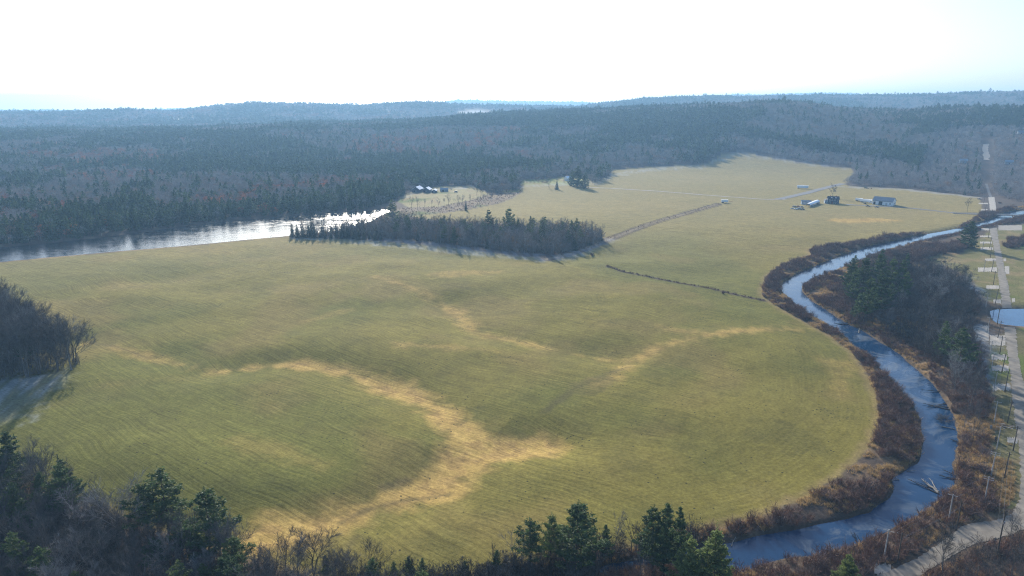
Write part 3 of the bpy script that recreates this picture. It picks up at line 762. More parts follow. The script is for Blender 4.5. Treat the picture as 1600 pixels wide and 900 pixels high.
def pine_tree(seed, h, low=.3, width=.24, dens=1.0, irregular=.35, card=.62):
    """white pine: bare lower trunk, flat layered limbs carrying tufts, gaps between the layers, broken outline"""
    g = np.random.default_rng(seed); T = Arr(); C = Arr()
    zs = np.linspace(0, h * .985, 9); wig = np.cumsum(g.normal(size=(9, 2)) * .006 * h, 0); wig -= wig[0]
    pts = np.column_stack([wig, zs]); rs = h * .0135 * (1 - .93 * zs / h); rs[0] *= 1.3
    T.tube(pts, rs, 7)
    z = h * low; P = []; S = []
    while z < h * .965:
        f = (z / h - low) / (1 - low)
        prof = (.62 + .38 * min(1, f / .28)) * (1 - f) ** .92 * 1.16
        nb = int(g.integers(3, 6)); a0 = g.uniform(0, 6.28)
        for i in range(nb):
            L = h * width * max(prof, .07) * g.uniform(1 - irregular * 1.5, 1 + irregular * .9)
            a = a0 + i * 6.28 / nb + g.uniform(-.45, .45); p = np.array([np.interp(z, zs, pts[:, 0]), np.interp(z, zs, pts[:, 1]), z + g.normal() * .012 * h])
            rise = -.02 + .42 * f ** 1.5 + g.uniform(-.08, .10)
            ts = np.linspace(0, 1, 5); q = p + np.column_stack([np.cos(a) * ts * L, np.sin(a) * ts * L, L * (rise * ts - .10 * np.sin(ts * 3.1) + .18 * ts ** 3)])
            C.tube(q, np.linspace(.018 * L + .02, .012, 5), 3, 1)
            m = max(int(L * 3.6 * dens), 3); tt = np.clip(g.beta(2.0, 1.1, m), .25, 1.03)
            for t in tt:
                k4 = min(int(t * 4), 3); w = t * 4 - k4; c = q[k4] + (q[k4 + 1] - q[k4]) * w
                c = c + np.array([-math.sin(a), math.cos(a), 0]) * g.normal() * L * .20 * (1.1 - t * .6)
                k = int(7 * dens) + 2
                P.append(c + np.column_stack([g.normal(size=(k, 2)) * .30, np.abs(g.normal(size=k)) * .16]) * (h / 20)); S.append(g.uniform(.55, 1.15, k) * card * (h / 20))
        z += h * g.uniform(.042, .075)
    top = pts[-1]; P.append(top + g.normal(size=(18, 3)) * np.array([.14, .14, .55]) * (h / 20)); S.append(np.full(18, card * .7 * h / 20))
    C.polys(cards(np.concatenate(P), np.concatenate(S), g, flat=.5, aspect=.45), 0)
    return T, C
def spruce_tree(seed, h, width=.17, dens=1.0, card=.55):
    """dense pointed conifer, boughs drooping to the ground"""
    g = np.random.default_rng(seed); T = Arr(); C = Arr()
    T.tube(np.column_stack([np.zeros(4), np.zeros(4), np.linspace(0, h * .98, 4)]), h * .011 * np.array([1.2, .8, .4, .06]), 6)
    n = int(900 * dens); P = []; S = []
    z = h * .05
    while z < h * .985:
        f = z / h; L0 = h * width * (1 - f) ** .85 * g.uniform(.78, 1.15) + .12
        nb = 7 if f < .7 else 5; a0 = g.uniform(0, 6.28)
        for i in range(nb):
            L = L0 * g.uniform(.75, 1.2); a = a0 + i * 6.28 / nb + g.uniform(-.3, .3); m = max(int(L * 9 * dens), 4)
            t = g.uniform(.12, 1, m); w = g.normal(size=m) * .17 * L * (1.1 - t * .7)
            P.append(np.column_stack([np.cos(a) * t * L - np.sin(a) * w, np.sin(a) * t * L + np.cos(a) * w, z - .30 * L * t + .12 * L * t ** 2 + g.normal(size=m) * .12])); S.append(g.uniform(.6, 1.3, m) * card * (h / 15) ** .5 * (1 - .45 * f))
        z += h * g.uniform(.022, .034)
    C.polys(cards(np.concatenate(P), np.concatenate(S), g, flat=.45, aspect=.6), 0)
    return T, C
def bush(seed, h, stems=16, tw=.05, spread=.55, subs=7):
    """many-stemmed leafless shrub"""
    g = np.random.default_rng(seed); A = Arr()
    P, D, L = [], [], []
    for i in range(stems):
        a = g.uniform(0, 6.28); o = np.array([math.cos(a), math.sin(a), 0]) * g.uniform(0, .35) * h * .5
        d = unit(np.array([math.cos(a) * spread * g.uniform(.3, 1.3), math.sin(a) * spread * g.uniform(.3, 1.3), 1.0])); l = h * g.uniform(.7, 1.05)
        P.append(o); D.append(d); L.append(l)
        for j in range(subs):
            f = g.uniform(.25, .95); P.append(o + d * l * f); D.append(unit(d + g.normal(size=3) * .6)); L.append(l * g.uniform(.25, .5))
    A.polys(blades(np.array(P), np.array(D), np.array(L), tw, g))
    return A
def tuft(seed, h=1.0, n=40):
    g = np.random.default_rng(seed); A = Arr(); r = g.normal(size=(n, 2)) * .35
    A.polys(blades(np.column_stack([r, np.zeros(n)]), np.column_stack([r * .8 + g.normal(size=(n, 2)) * .25, np.ones(n)]), h * g.uniform(.6, 1.1, n), .09, g))
    return A
def far_bare(seed, h=16, n=210, rust=False):
    g = np.random.default_rng(seed); A = Arr()
    A.tube([[0, 0, 0], [0, 0, h * .45]], [.22, .14], 4, 0)
    m = n; z = g.beta(1.9, 1.5, m); r = h * .34 * np.sin(np.clip(z, .05, .95) * math.pi) ** .5 * g.uniform(.1, 1.0, m) ** .5; a = g.uniform(0, 6.28, m)
    lump = 1 + .22 * np.sin(a * 3 + seed) * np.sin(z * 9 + seed); r = r * lump
    P = np.column_stack([np.cos(a) * r, np.sin(a) * r, h * (.28 + .62 * z)])
    D = np.column_stack([np.cos(a) * r * .22, np.sin(a) * r * .22, np.full(m, .55)]) + g.normal(size=(m, 3)) * .6
    if rust: A.polys(cards(P, h * .085, g, .2, .8), 0)
    else: A.polys(blades(P, D, h * g.uniform(.07, .17, m), h * .015, g), 0)
    return A
def far_pine(seed, h=20, n=130):
    g = np.random.default_rng(seed); A = Arr()
    A.tube([[0, 0, 0], [0, 0, h * .6]], [.25, .12], 4, 1)
    z = g.uniform(0, 1, n) ** .9; lev = np.round(z * 9) / 9 + g.normal(size=n) * .018
    r = h * .21 * np.clip(np.sin(np.clip((lev + .22) / 1.2, 0, 1) * math.pi), .05, 1) ** .8 * g.uniform(.25, 1.1, n); a = g.uniform(0, 6.28, n)
    A.polys(cards(np.column_stack([np.cos(a) * r, np.sin(a) * r, h * (.22 + .76 * np.clip(lev, 0, 1)) + .08 * r]), h * .105 * g.uniform(.7, 1.3, n), g, .6, .7), 0)
    return A
def far_spruce(seed, h=18, n=110):
    g = np.random.default_rng(seed); A = Arr()
    z = g.uniform(0, 1, n) ** 1.25; r = h * .19 * (1 - z) ** .9 * g.uniform(.35, 1.1, n) + .1; a = g.uniform(0, 6.28, n)
    A.polys(cards(np.column_stack([np.cos(a) * r, np.sin(a) * r, h * (.04 + .95 * z) - .2 * r]), h * .11 * (1.15 - .7 * z) * g.uniform(.7, 1.3, n), g, .5, .75), 0)
    return A

# ---------------------------------------------------------------- masses nobody could count: one object each
def scatter(name, protos, mats, xy, pid, scl, sclz, label, cat, zoff=-.15):
    """protos: list of Arr; every point carries one prototype; the geometry is instanced by a node tree inside the object"""
    n = len(xy); z = ground(xy[:, 0], xy[:, 1]) + zoff
    V = [np.column_stack([xy, z])]; F = []; MI = []; tagv = [np.asarray(pid, np.int32)]; off = n
    for k, A in enumerate(protos):
        v, f, m = A.data(); V.append(v); F += [tuple(i + off for i in q) for q in f]; MI += m; off += len(v); tagv.append(np.full(len(v), 100 + k, np.int32))
    me = bpy.data.meshes.new(name); me.from_pydata(np.concatenate(V).tolist(), [], F)
    for m in mats: me.materials.append(m)
    me.polygons.foreach_set("material_index", np.asarray(MI, dtype=np.int32))
    nv = len(me.vertices); rest = nv - n
    a = me.attributes.new("kindno", 'INT', 'POINT'); a.data.foreach_set("value", np.concatenate(tagv))
    sv = np.ones((nv, 3), np.float32); sv[:n, 0] = scl; sv[:n, 1] = scl; sv[:n, 2] = sclz
    a = me.attributes.new("size3", 'FLOAT_VECTOR', 'POINT'); a.data.foreach_set("vector", sv.ravel())
    rv = np.zeros((nv, 3), np.float32); rv[:n, 2] = rng.uniform(0, 6.28, n)
    a = me.attributes.new("turn", 'FLOAT_VECTOR', 'POINT'); a.data.foreach_set("vector", rv.ravel())
    o = bpy.data.objects.new(name, me); scene.collection.objects.link(o)
    ng = bpy.data.node_groups.new(name, 'GeometryNodeTree')
    ng.interface.new_socket("Geometry", in_out='INPUT', socket_type='NodeSocketGeometry'); ng.interface.new_socket("Geometry", in_out='OUTPUT', socket_type='NodeSocketGeometry')
    gi, go_ = ng.nodes.new("NodeGroupInput"), ng.nodes.new("NodeGroupOutput"); join = ng.nodes.new("GeometryNodeJoinGeometry")
    def attr(nm, t):
        q = ng.nodes.new("GeometryNodeInputNamedAttribute"); q.data_type = t; q.inputs[0].default_value = nm; return q.outputs[0]
    kn, s3, tu = attr("kindno", 'INT'), attr("size3", 'FLOAT_VECTOR'), attr("turn", 'FLOAT_VECTOR')
    def sel(val):
        c = ng.nodes.new("FunctionNodeCompare"); c.data_type = 'INT'; c.operation = 'EQUAL'
        ins = [i for i in c.inputs if i.type == 'INT']
        ng.links.new(kn, ins[0]); ins[1].default_value = val
        s = ng.nodes.new("GeometryNodeSeparateGeometry"); s.domain = 'POINT'
        ng.links.new(gi.outputs[0], s.inputs[0]); ng.links.new(c.outputs[0], s.inputs[1]); return s.outputs[0]
    for k in range(len(protos)):
        ip = ng.nodes.new("GeometryNodeInstanceOnPoints")
        ng.links.new(sel(k), ip.inputs["Points"]); ng.links.new(sel(100 + k), ip.inputs["Instance"])
        ng.links.new(s3, ip.inputs["Scale"]); ng.links.new(tu, ip.inputs["Rotation"]); ng.links.new(ip.outputs[0], join.inputs[0])
    ng.links.new(join.outputs[0], go_.inputs[0])
    o.modifiers.new("plants", 'NODES').node_group = ng
    return tag(o, label, cat, kind="stuff")

# far woods: pointed and rounded conifers among leafless crowns, denser towards the viewer
FD = [far_bare(1), far_bare(2, 15), far_bare(3, 17), far_pine(4), far_pine(5, 21), far_spruce(6), far_spruce(7, 16), far_bare(8, 14, 130, True), far_bare(9, 15)]
def far_points(d0, d1, area):
    am = R(43)
    n = int(am * (d1 ** 2 - d0 ** 2) / area)
    a = rng.uniform(-am, am, n); d = np.sqrt(rng.uniform(d0 ** 2, d1 ** 2, n))
    return np.column_stack([d * np.sin(a), d * np.cos(a)])
pts, sc_ = [], []
for d0, d1, area, s in ((420, 1300, 28, .9), (1300, 2100, 48, .95), (2100, 3000, 90, 1.12), (3000, 4500, 200, 1.55), (4500, 8000, 900, 2.6), (8000, 12000, 3500, 4.5)):
    q = far_points(d0, d1, area); pts.append(q); sc_.append(np.full(len(q), s))
pts = np.concatenate(pts); sc_ = np.concatenate(sc_)
ok = ~inside(pts[:, 0], pts[:, 1], OPEN) & ~((np.abs(pts[:, 0]) > 1) & (np.hypot(pts[:, 0], pts[:, 1]) < 1000) & (np.arctan2(pts[:, 0], pts[:, 1]) > R(36.5)))
ok &= sdf(pts[:, 0], pts[:, 1], RIVER, 60) > 4
for cx, cyy, rx, ry in globals().get("FARCLEAR", []): ok &= np.hypot((pts[:, 0] - cx) / rx, (pts[:, 1] - cyy) / ry) > 1
HOUSES_FAR = [(558, 237), (571, 242), (1506, 249), (1577, 251), (1596, 205)]
pts, sc_ = pts[ok], sc_[ok]
pd = np.hypot(pts[:, 0], pts[:, 1]); pa = np.degrees(np.arctan2(pts[:, 0], pts[:, 1]))
con = fbm(pts[:, 0] + 300, pts[:, 1], 260, 3) * .65 + fbm(pts[:, 0], pts[:, 1] + 700, 70, 2) * .35
# conifers along the river bank, leafless belt at the foot of the right hand woods
edge_d = np.abs(sdf(pts[:, 0], pts[:, 1], OPEN, 160)); edge_d = np.where(edge_d > 500, 500, edge_d)
belt = (pa > 19) & (edge_d < 90)
pcon = sstep(.46, .58, con) * .78 + .06
pcon = np.where((pa < -9) & (edge_d < 75), .8, pcon); pcon = np.where(belt, .03, pcon); pcon = np.where((pa > -6) & (pa < 7) & (edge_d < 70), .10, pcon)
u = rng.random(len(pts)); isc = u < pcon
pid = np.where(isc, rng.choice([3, 4, 3, 4, 3, 4, 3, 4, 5, 6], len(pts)), rng.choice([0, 1, 2, 8], len(pts)))
riverside = (pa < -9) & (edge_d < 75) & isc; pid = np.where(riverside & (rng.random(len(pts)) < .7), rng.choice([5, 6], len(pts)), pid)
rustm = (fbm(pts[:, 0] - 200, pts[:, 1] + 40, 90, 2) > .57) & (pa < 2) & ((edge_d > 70) | (pa < -9)) & ~isc & (rng.random(len(pts)) < .6)
pid = np.where(rustm, 7, pid); pid = np.where(belt & ~isc & (rng.random(len(pts)) < .6), 8, pid)
sv = sc_ * rng.uniform(.72, 1.22, len(pts)); sz = np.where(pd > 2100, (.8 + (sc_ - 1) * .2), sc_) * rng.uniform(.75, 1.2, len(pts))
big = fbm(pts[:, 0] - 900, pts[:, 1] + 333, 150, 2); sz *= .78 + .5 * big; sz = np.where(isc & (rng.random(len(pts)) < .08), sz * 1.3, sz)
sz = np.where((edge_d < 25) & ~isc, sz * .8, sz)
sz = np.where(belt, sz * .8, sz); sv = np.where(belt, sv * .7, sv)
# keep the lanes and far roofs clear
def keep_clear(pts, c, r): return np.hypot(pts[:, 0] - c[0], pts[:, 1] - c[1]) > r
far_ok = np.ones(len(pts), bool)
HF = []
for hu, hv in HOUSES_FAR:
    dx, uy = (hu - 800) / FPX, (450 - hv) / FPX
    dirv = np.array([dx, CP + uy * SP, -SP + uy * CP]); tt = np.arange(700, 5000, 3.0)
    zz = CAM_H + dirv[2] * tt - ground(dirv[0] * tt, dirv[1] * tt) - 6
    kk = int(np.argmax(zz < 0)); hx, hy = dirv[0] * tt[kk], dirv[1] * tt[kk]; HF.append((hx, hy, float(ground(hx, hy))))
    rel = pts - np.array([hx, hy]); dn = np.array([hx, hy]) / math.hypot(hx, hy)
    along = rel @ dn; across = np.abs(rel @ np.array([dn[1], -dn[0]]))
    far_ok &= ~((across < 9) & (along > -45) & (along < 11))
pts, pid, sv, sz = pts[far_ok], pid[far_ok], sv[far_ok], sz[far_ok]
print("forest", len(pts))
# material slots: needles 0 / bark 1 for conifers, so give each prototype its slot
for k, A in enumerate(FD):
    if k in (3, 4, 5, 6): A.m = [{0: 0, 1: 2}[q] for q in A.m]
    elif k == 7: A.m = [3 if i > 3 else 2 for i, q in enumerate(A.m)]
    elif k == 8: A.m = [4] * len(A.m)
    else: A.m = [1] * len(A.m)
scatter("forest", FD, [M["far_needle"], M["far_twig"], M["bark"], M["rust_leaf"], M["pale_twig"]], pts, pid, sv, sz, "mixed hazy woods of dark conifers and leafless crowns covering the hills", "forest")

# brush and dry grass on the banks
BR = [bush(s, h, st, tw, sp) for s, h, st, tw, sp in ((1, 2.2, 16, .06, .5), (2, 2.8, 18, .06, .6), (3, 1.7, 14, .055, .7), (4, 2.4, 20, .06, .45), (5, 3.2, 16, .065, .55))]
def sample_poly(poly, area, jitter=True):
    lo, hi = poly.min(0), poly.max(0); n = int((hi[0] - lo[0]) * (hi[1] - lo[1]) / area)
    p = np.column_stack([rng.uniform(lo[0], hi[0], n), rng.uniform(lo[1], hi[1], n)])
    return p[inside(p[:, 0], p[:, 1], poly)]
BANKS = GP([(1600, 322), (1530, 332), (1440, 355), (1300, 378), (1180, 425), (1180, 470), (1330, 560), (1360, 650), (1300, 740), (1180, 800), (1050, 825), (900, 862), (760, 885), (700, 930), (640, 990), (900, 1010), (1300, 1000),
            (1650, 960), (1700, 830), (1600, 700), (1552, 640), (1530, 560), (1530, 470), (1450, 420), (1440, 380), (1560, 352), (1620, 345)])
def free_ground(p, roads=True, water=.6, field=.3):
    s, r, q = water_sdf(p[:, 0], p[:, 1])
    m = (s > water) & (r > water) & (q > water) & (sdf(p[:, 0], p[:, 1], FIELD, 100) > field)
    if roads:
        for a, b in ROAD_R: m &= sdf(p[:, 0], p[:, 1], np.vstack([a, b[::-1]]), 40) > 1.5
        for (us, vv) in PADS: m &= sdf(p[:, 0], p[:, 1], GP([(us[0], vv[0]), (us[1], vv[0]), (us[1], vv[1]), (us[0], vv[1])]), 30) > .5
    return m
BELT = GP([(1398, 402), (1412, 392), (1440, 385), (1470, 382), (1500, 379), (1512, 388), (1490, 396), (1462, 399), (1440, 406), (1425, 410)])
VERGE = GP([(1567, 384), (1575, 376), (1590, 371), (1640, 366), (1640, 382), (1600, 387), (1575, 388)])
bp = np.concatenate([sample_poly(BANKS, 1.9), sample_poly(VERGE, 1.5), sample_poly(BELT, 2.0)])
bp = bp[free_ground(bp)]
dm = fbm(bp[:, 0] + 50, bp[:, 1], 16, 3)
sw = sdf(bp[:, 0], bp[:, 1], STREAM, 100)
gr = (sdf(bp[:, 0], bp[:, 1], GRASS_R) > 1) & (sdf(bp[:, 0], bp[:, 1], GRASS_S) > 1)
belt_ = inside(bp[:, 0], bp[:, 1], BELT) | inside(bp[:, 0], bp[:, 1], VERGE)
keep = (gr | belt_) & (dm > np.where(sdf(bp[:, 0], bp[:, 1], FIELD, 100) < 30, .37, .42)) & (rng.random(len(bp)) < .85)
bp = bp[keep]; s = rng.uniform(.55, 1.15, len(bp)) * np.where(belt_[keep], 1.5, .55 + .9 * fbm(bp[:, 0], bp[:, 1] - 60, 22, 2)) * np.where(rng.random(len(bp)) < .1, 1.4, 1.0)
scatter("riverbank_brush", BR, [M["brush_twig"]], bp, rng.integers(0, 5, len(bp)), s, s * rng.uniform(.8, 1.1, len(bp)), "tangled purplish brown brush lining both banks of the stream", "brush")
gp_ = sample_poly(BANKS, 1.3); gp_ = gp_[free_ground(gp_)]
sw = sdf(gp_[:, 0], gp_[:, 1], STREAM, 100); dm = fbm(gp_[:, 0], gp_[:, 1] + 80, 13, 3)
gp_ = gp_[(dm > .52) | ((sw < 3.0) & (dm > .43)) | ((sdf(gp_[:, 0], gp_[:, 1], FIELD, 100) < 3.5) & (dm > .44))]
s = rng.uniform(.6, 1.3, len(gp_))
scatter("dry_grass", [tuft(1), tuft(2, 1.2), tuft(3, .8)], [M["dry_grass"]], gp_, rng.integers(0, 3, len(gp_)), s, s, "clumps of straw coloured dead grass among the bank brush", "dry grass", -.05)
# low scrub along the ditch, the hedge strip and the marsh by the far river bend
hp = []
for l, wd, step in ((DITCH, .5, .6), (HEDGE, 1.5, 2.5)):
    seg = np.hypot(*np.diff(l, axis=0).T); n = int(seg.sum() / step); c = np.concatenate([[0], np.cumsum(seg)]); q = rng.uniform(0, c[-1], n)
    hp.append(np.column_stack([np.interp(q, c, l[:, 0]), np.interp(q, c, l[:, 1])]) + rng.normal(size=(n, 2)) * wd)
mp_ = sample_poly(MARSH, 16)
hp.append(mp_)
hp = np.concatenate(hp); hh_ = seg_dist(hp[:, 0], hp[:, 1], HEDGE); hp = hp[(hh_ > .8)]; s = rng.uniform(.25, .62, len(hp)) * np.where(inside(hp[:, 0], hp[:, 1], MARSH), 1.1, 1.0)
scatter("ditch_scrub", BR[:3], [M["brush_twig"]], hp, rng.integers(0, 3, len(hp)), s, s, "low brown scrub along the meadow ditch, the hedge strip and the marshy bend", "scrub")
# ---------------------------------------------------------------- trees one can tell apart, each an object with trunk and crown
def proj(x, y, z):
    dz = z - CAM_H; dep = y * CP - dz * SP; up = y * SP + dz * CP
    return 800 + FPX * x / dep, 450 - FPX * up / dep
TREE = {"bare_tree": [], "slim_bare_tree": [], "pine_tree": [], "spruce_tree": [], "far_bare_tree": []}
def add_variant(kind, T, C, tm, cm):
    TREE[kind].append((T.mesh(kind + "_trunk", tm), C.mesh(kind + "_crown", cm)))
for k in range(7): add_variant("bare_tree", *bare_tree(20 + k, 20, spread=[.30, .36, .27, .33, .38, .29, .34][k], detail=1.1, stems=[1, 1, 2, 1, 2, 1, 3][k]), [M["bark"]], [M["twig"]])
for k in range(4): add_variant("slim_bare_tree", *bare_tree(40 + k, 20, spread=.20, detail=.7, tw=.055), [M["bark"]], [M["twig"]])
for k in range(4): add_variant("far_bare_tree", *bare_tree(60 + k, 20, spread=.30, detail=.6, tw=.12), [M["bark"]], [M["twig"]])
for k, (lo, wd, dn, ir) in enumerate([(.36, .26, 1.35, .42), (.26, .29, 1.6, .32), (.42, .25, 1.25, .45), (.18, .29, 1.6, .28), (.30, .27, 1.4, .42)]): add_variant("pine_tree", *pine_tree(80 + k, 20, lo, wd, dn, ir), [M["pine_bark"]], [M["needle"], M["pine_bark"]])
for k in range(4): add_variant("spruce_tree", *spruce_tree(100 + k, 15, [.17, .20, .15, .18][k], 1.0), [M["pine_bark"]], [M["spruce_needle"]])
add_variant("pine_tree", *pine_tree(90, 20, .06, .30, 1.7, .22, .6), [M["pine_bark"]], [M["needle"], M["pine_bark"]])    # 5: branched to the ground
BASE_H = {"bare_tree": 20, "slim_bare_tree": 20, "far_bare_tree": 20, "pine_tree": 20, "spruce_tree": 15}
CAT = {"bare_tree": "bare tree", "slim_bare_tree": "bare tree", "far_bare_tree": "bare tree", "pine_tree": "pine tree", "spruce_tree": "spruce tree"}
NAME = {"bare_tree": "bare_tree", "slim_bare_tree": "bare_tree", "far_bare_tree": "bare_tree", "pine_tree": "pine_tree", "spruce_tree": "spruce_tree"}
count = {}
def plant(kind, x, y, h, label, group=None, var=None, wide=1.0, tilt=(0, 0), rz=None, sink=.15):
    vs_ = TREE[kind]; v = vs_[var if var is not None else int(rng.integers(0, len(vs_) if kind != "pine_tree" else 5))]
    s = h / BASE_H[kind]
    o = empty(NAME[kind], (x, y, float(ground(x, y)) - sink), rng.uniform(0, 6.28) if rz is None else rz, label=label, cat=CAT[kind], group=group)
    o.rotation_euler = (tilt[0], tilt[1], o.rotation_euler[2]); o.scale = (s * wide, s * wide, s)
    for nm, md in (("trunk", v[0]), ("crown", v[1])):
        c = bpy.data.objects.new(nm, md); scene.collection.objects.link(c); c.parent = o
    count[NAME[kind]] = count.get(NAME[kind], 0) + 1
    return o
def hero(kind, u, vb, vt, label, h=None, **kw):
    x, y, z = at(u, vb)
    return plant(kind, x, y, h or height_at(u, vb, vt, z), label, **kw)
taken = []
def hero_t(*a, **k):
    o = hero(*a, **k); taken.append((o.location.x, o.location.y)); return o
# lower left wood: the trees that stand out
hero_t("pine_tree", 267, 852, 730, "tallest dark pine of the lower left wood, trunk bare low down", var=0, wide=1.2)
hero_t("pine_tree", 236, 858, 757, "dark pine close beside the tallest pine, slightly shorter and narrower", var=2, wide=1.15)
hero_t("pine_tree", 330, 884, 762, "full dark green pine standing right of the two tall pines at the meadow corner", var=1, wide=1.2)
hero_t("pine_tree", 28, 775, 676, "dark pine at the upper corner of the lower left wood beside the frosted shade", var=3, wide=1.15)
hero_t("pine_tree", 112, 818, 722, "green pine under the dark pointed spruce tip in the lower left wood", var=1, wide=1.05)
hero_t("spruce_tree", 106, 800, 707, "slender spruce whose dark pointed tip rises above the lower left wood", var=2, wide=.62)
hero_t("bare_tree", 187, 852, 728, "leafless tree with an open fork standing clear against the meadow edge", var=0)
hero_t("bare_tree", 76, 790, 690, "leafless tree with several dark stems between the corner pine and the spruce tip", var=4)
hero_t("bare_tree", 447, 900, 826, "round crowned leafless tree on the tan swale mouth, left of a pair", var=1, wide=.95)
hero_t("bare_tree", 488, 905, 821, "round crowned leafless tree on the tan swale mouth, right and broader of a pair", var=4, wide=1.15)
hero_t("bare_tree", 583, 915, 838, "thin leafless tree standing alone before the green meadow at the bottom edge", var=3, wide=.9)
hero_t("slim_bare_tree", 525, 912, 850, "slim leafless sapling between the round pair and the lone thin tree")
hero_t("slim_bare_tree", 370, 895, 815, "slim leafless tree just right of the full dark pine")
o = hero_t("slim_bare_tree", 128, 845, 765, "pale silvery leafless tree glowing among dark crowns of the lower left wood", var=1, wide=1.5)
# bottom middle: pines along the near bend
for u, vb, vt, var, w, lab in ((827, 905, 812, 2, 1.0, "dark pine with bare lower trunk, left of the three bottom centre pines"),
                               (858, 902, 804, 2, .8, "narrow dark pine in the middle of the three bottom centre pines"),
                               (897, 905, 782, 1, 1.15, "broadest tallest dark pine of the three at the bottom centre"),
                               (945, 880, 822, 3, .85, "small dark pine beside the leaning dead tree"),
                               (1019, 893, 789, 1, .95, "dark pine joined to its neighbour, taller of the clump by the near stream bend"),
                               (1036, 898, 788, 3, .85, "dark pine in the middle of the clump by the near stream bend"),
                               (1057, 890, 793, 3, .7, "slim dark pine on the right of the clump by the near stream bend"),
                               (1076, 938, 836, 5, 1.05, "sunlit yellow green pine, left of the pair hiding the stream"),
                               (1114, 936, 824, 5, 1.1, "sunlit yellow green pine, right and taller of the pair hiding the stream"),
                               (776, 912, 860, 3, .9, "small dark pine at the bottom edge left of the three centre pines"),
                               (727, 915, 876, 3, 1.0, "lowest dark pine tip at the bottom edge below the green meadow"),
                               (640, 918, 870, 3, 1.0, "rounded dark pine at the bottom edge, left of two low ones"),
                               (661, 915, 872, 3, .9, "rounded dark pine at the bottom edge, right of two low ones"),
                               (617, 918, 878, 3, .9, "dim little pine at the bottom edge under the lone thin tree"),
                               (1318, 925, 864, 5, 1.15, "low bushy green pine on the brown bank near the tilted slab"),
                               (512, 915, 868, 3, .9, "small dark pine below the round leafless pair")):
    o = hero_t("pine_tree", u, vb, vt, lab, var=var, wide=w)
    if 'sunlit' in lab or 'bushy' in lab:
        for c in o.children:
            if c.name.startswith('crown'): c.material_slots[0].link = 'OBJECT'; c.material_slots[0].material = M['sunlit_needle']
hero_t("slim_bare_tree", 957, 868, 795, "dead leafless tree leaning right beside the small dark pine", var=0, wide=.6, tilt=(0, .16), rz=0)
for u, vb, vt, lab in ((808, 905, 825, "thin leafless tree left of the bottom centre pines"), (878, 908, 830, "thin leafless tree between the centre pines"), (1000, 905, 840, "thin leafless tree left of the clumped pines"), (918, 900, 845, "thin grey leafless tree right of the broadest centre pine")):
    hero_t("slim_bare_tree", u, vb, vt, lab)
# right hand wood
for u, vb, vt, var, w, lab in ((1493, 590, 511, 0, 1.25, "sunlit pine with a flat green crown at the road end of the stream wood"),
                               (1350, 505, 432, 1, .95, "green pine nearest the water on the stream side of the right wood"),
                               (1337, 500, 462, 3, .9, "short bright green pine low on the stream side of the right wood"),
                               (1372, 500, 425, 1, 1.0, "broad dark pine in front of the pine group of the right wood"),
                               (1326, 462, 404, 3, 1.0, "pine at the upstream corner of the right wood"),
                               (1345, 460, 400, 1, 1.0, "rounded green pine second from the upstream corner of the right wood"),
                               (1368, 462, 398, 3, 1.05, "tallest pine at the back of the right wood group"),
                               (1388, 464, 401, 1, .95, "dark pine right of the tallest pine at the back of the right wood"),
                               (1404, 468, 407, 3, .9, "last dark pine of the back row before the leafless trees"),
                               (1410, 478, 424, 1, .8, "dark pine half hidden behind leafless crowns in the right wood"),
                               (1330, 478, 420, 1, .85, "mid green pine between corner pine and waterside pine"),
                               (1470, 562, 502, 3, .8, "dark pine among leafless trees left of the flat crowned pine"),
                               (1513, 447, 427, 3, .9, "small dark pine at the grass edge of the right wood"),
                               (1467, 432, 412, 5, .8, "small bushy evergreen at the back edge of the right wood near the grass")):
    hero_t("pine_tree", u, vb, vt, lab, var=var, wide=w)
hero_t("bare_tree", 1513, 645, 580, "pair stemmed dead looking leafless tree between stream brush and road", var=4, wide=.8)
hero_t("bare_tree", 1491, 615, 545, "bare forked trunk standing under the flat crowned pine", var=2, wide=.8)
hero_t("pine_tree", 1513, 387, 343, "lone dark evergreen by the stream below the bridge", var=5, wide=1.3)
for u, vb, vt, k, var, w, lab in ((1474, 905, 822, "bare_tree", 2, .9, "leafless forked tree casting its shadow on the concrete road, nearest the slab"),
                               (1524, 915, 845, "bare_tree", 4, 1.0, "leafless tree in front of the pile of cut logs"),
                               (1590, 880, 800, "bare_tree", 0, .8, "leafless tree at the right frame edge beside the road turn"),
                               (1577, 842, 790, "slim_bare_tree", 0, .9, "slim leafless tree on the inside of the road turn"),
                               (1560, 925, 862, "bare_tree", 1, .8, "leafless tree behind the thicket at the lower right corner"),
                               (1600, 935, 850, "bare_tree", 3, .9, "leafless tree cut by the right frame edge above the thicket"), (1538, 945, 872, "slim_bare_tree", 1, 1.0, "slim grey tree below the cut logs"), (1498, 940, 872, "bare_tree", 5, .8, "short leafless tree at the bottom edge right of the forked tree"), (1455, 945, 888, "slim_bare_tree", 3, 1.0, "leafless crown tip at the bottom edge beside the road's low end"), (1580, 905, 838, "slim_bare_tree", 2, 1.0, "slim leafless tree between the log heap and the right frame edge"),
                               (1345, 862, 822, "slim_bare_tree", 2, .6, "thin dead snag leaning over the stream on the near bank")):
    hero_t(k, u, vb, vt, lab, var=var, wide=w, tilt=((0, -.45) if "snag" in lab else (0, 0)), rz=0)
for u, vb, vt, lab in ((1507, 612, 560, "thin bare tree nearest the flat crowned pine on its road side"), (1522, 628, 582, "thin bare tree shading the lowest bright pad"), (1528, 662, 622, "small bare tree in the brush above the debris heap"), (1519, 690, 652, "small bare tree in the brush left of the debris heap"), (1507, 668, 628, "bare tree between the drowned branches and the debris heap"), (1530, 606, 560, "bare tree beside the middle bright pad")):
    hero_t("bare_tree", u, vb, vt, lab, wide=.85)
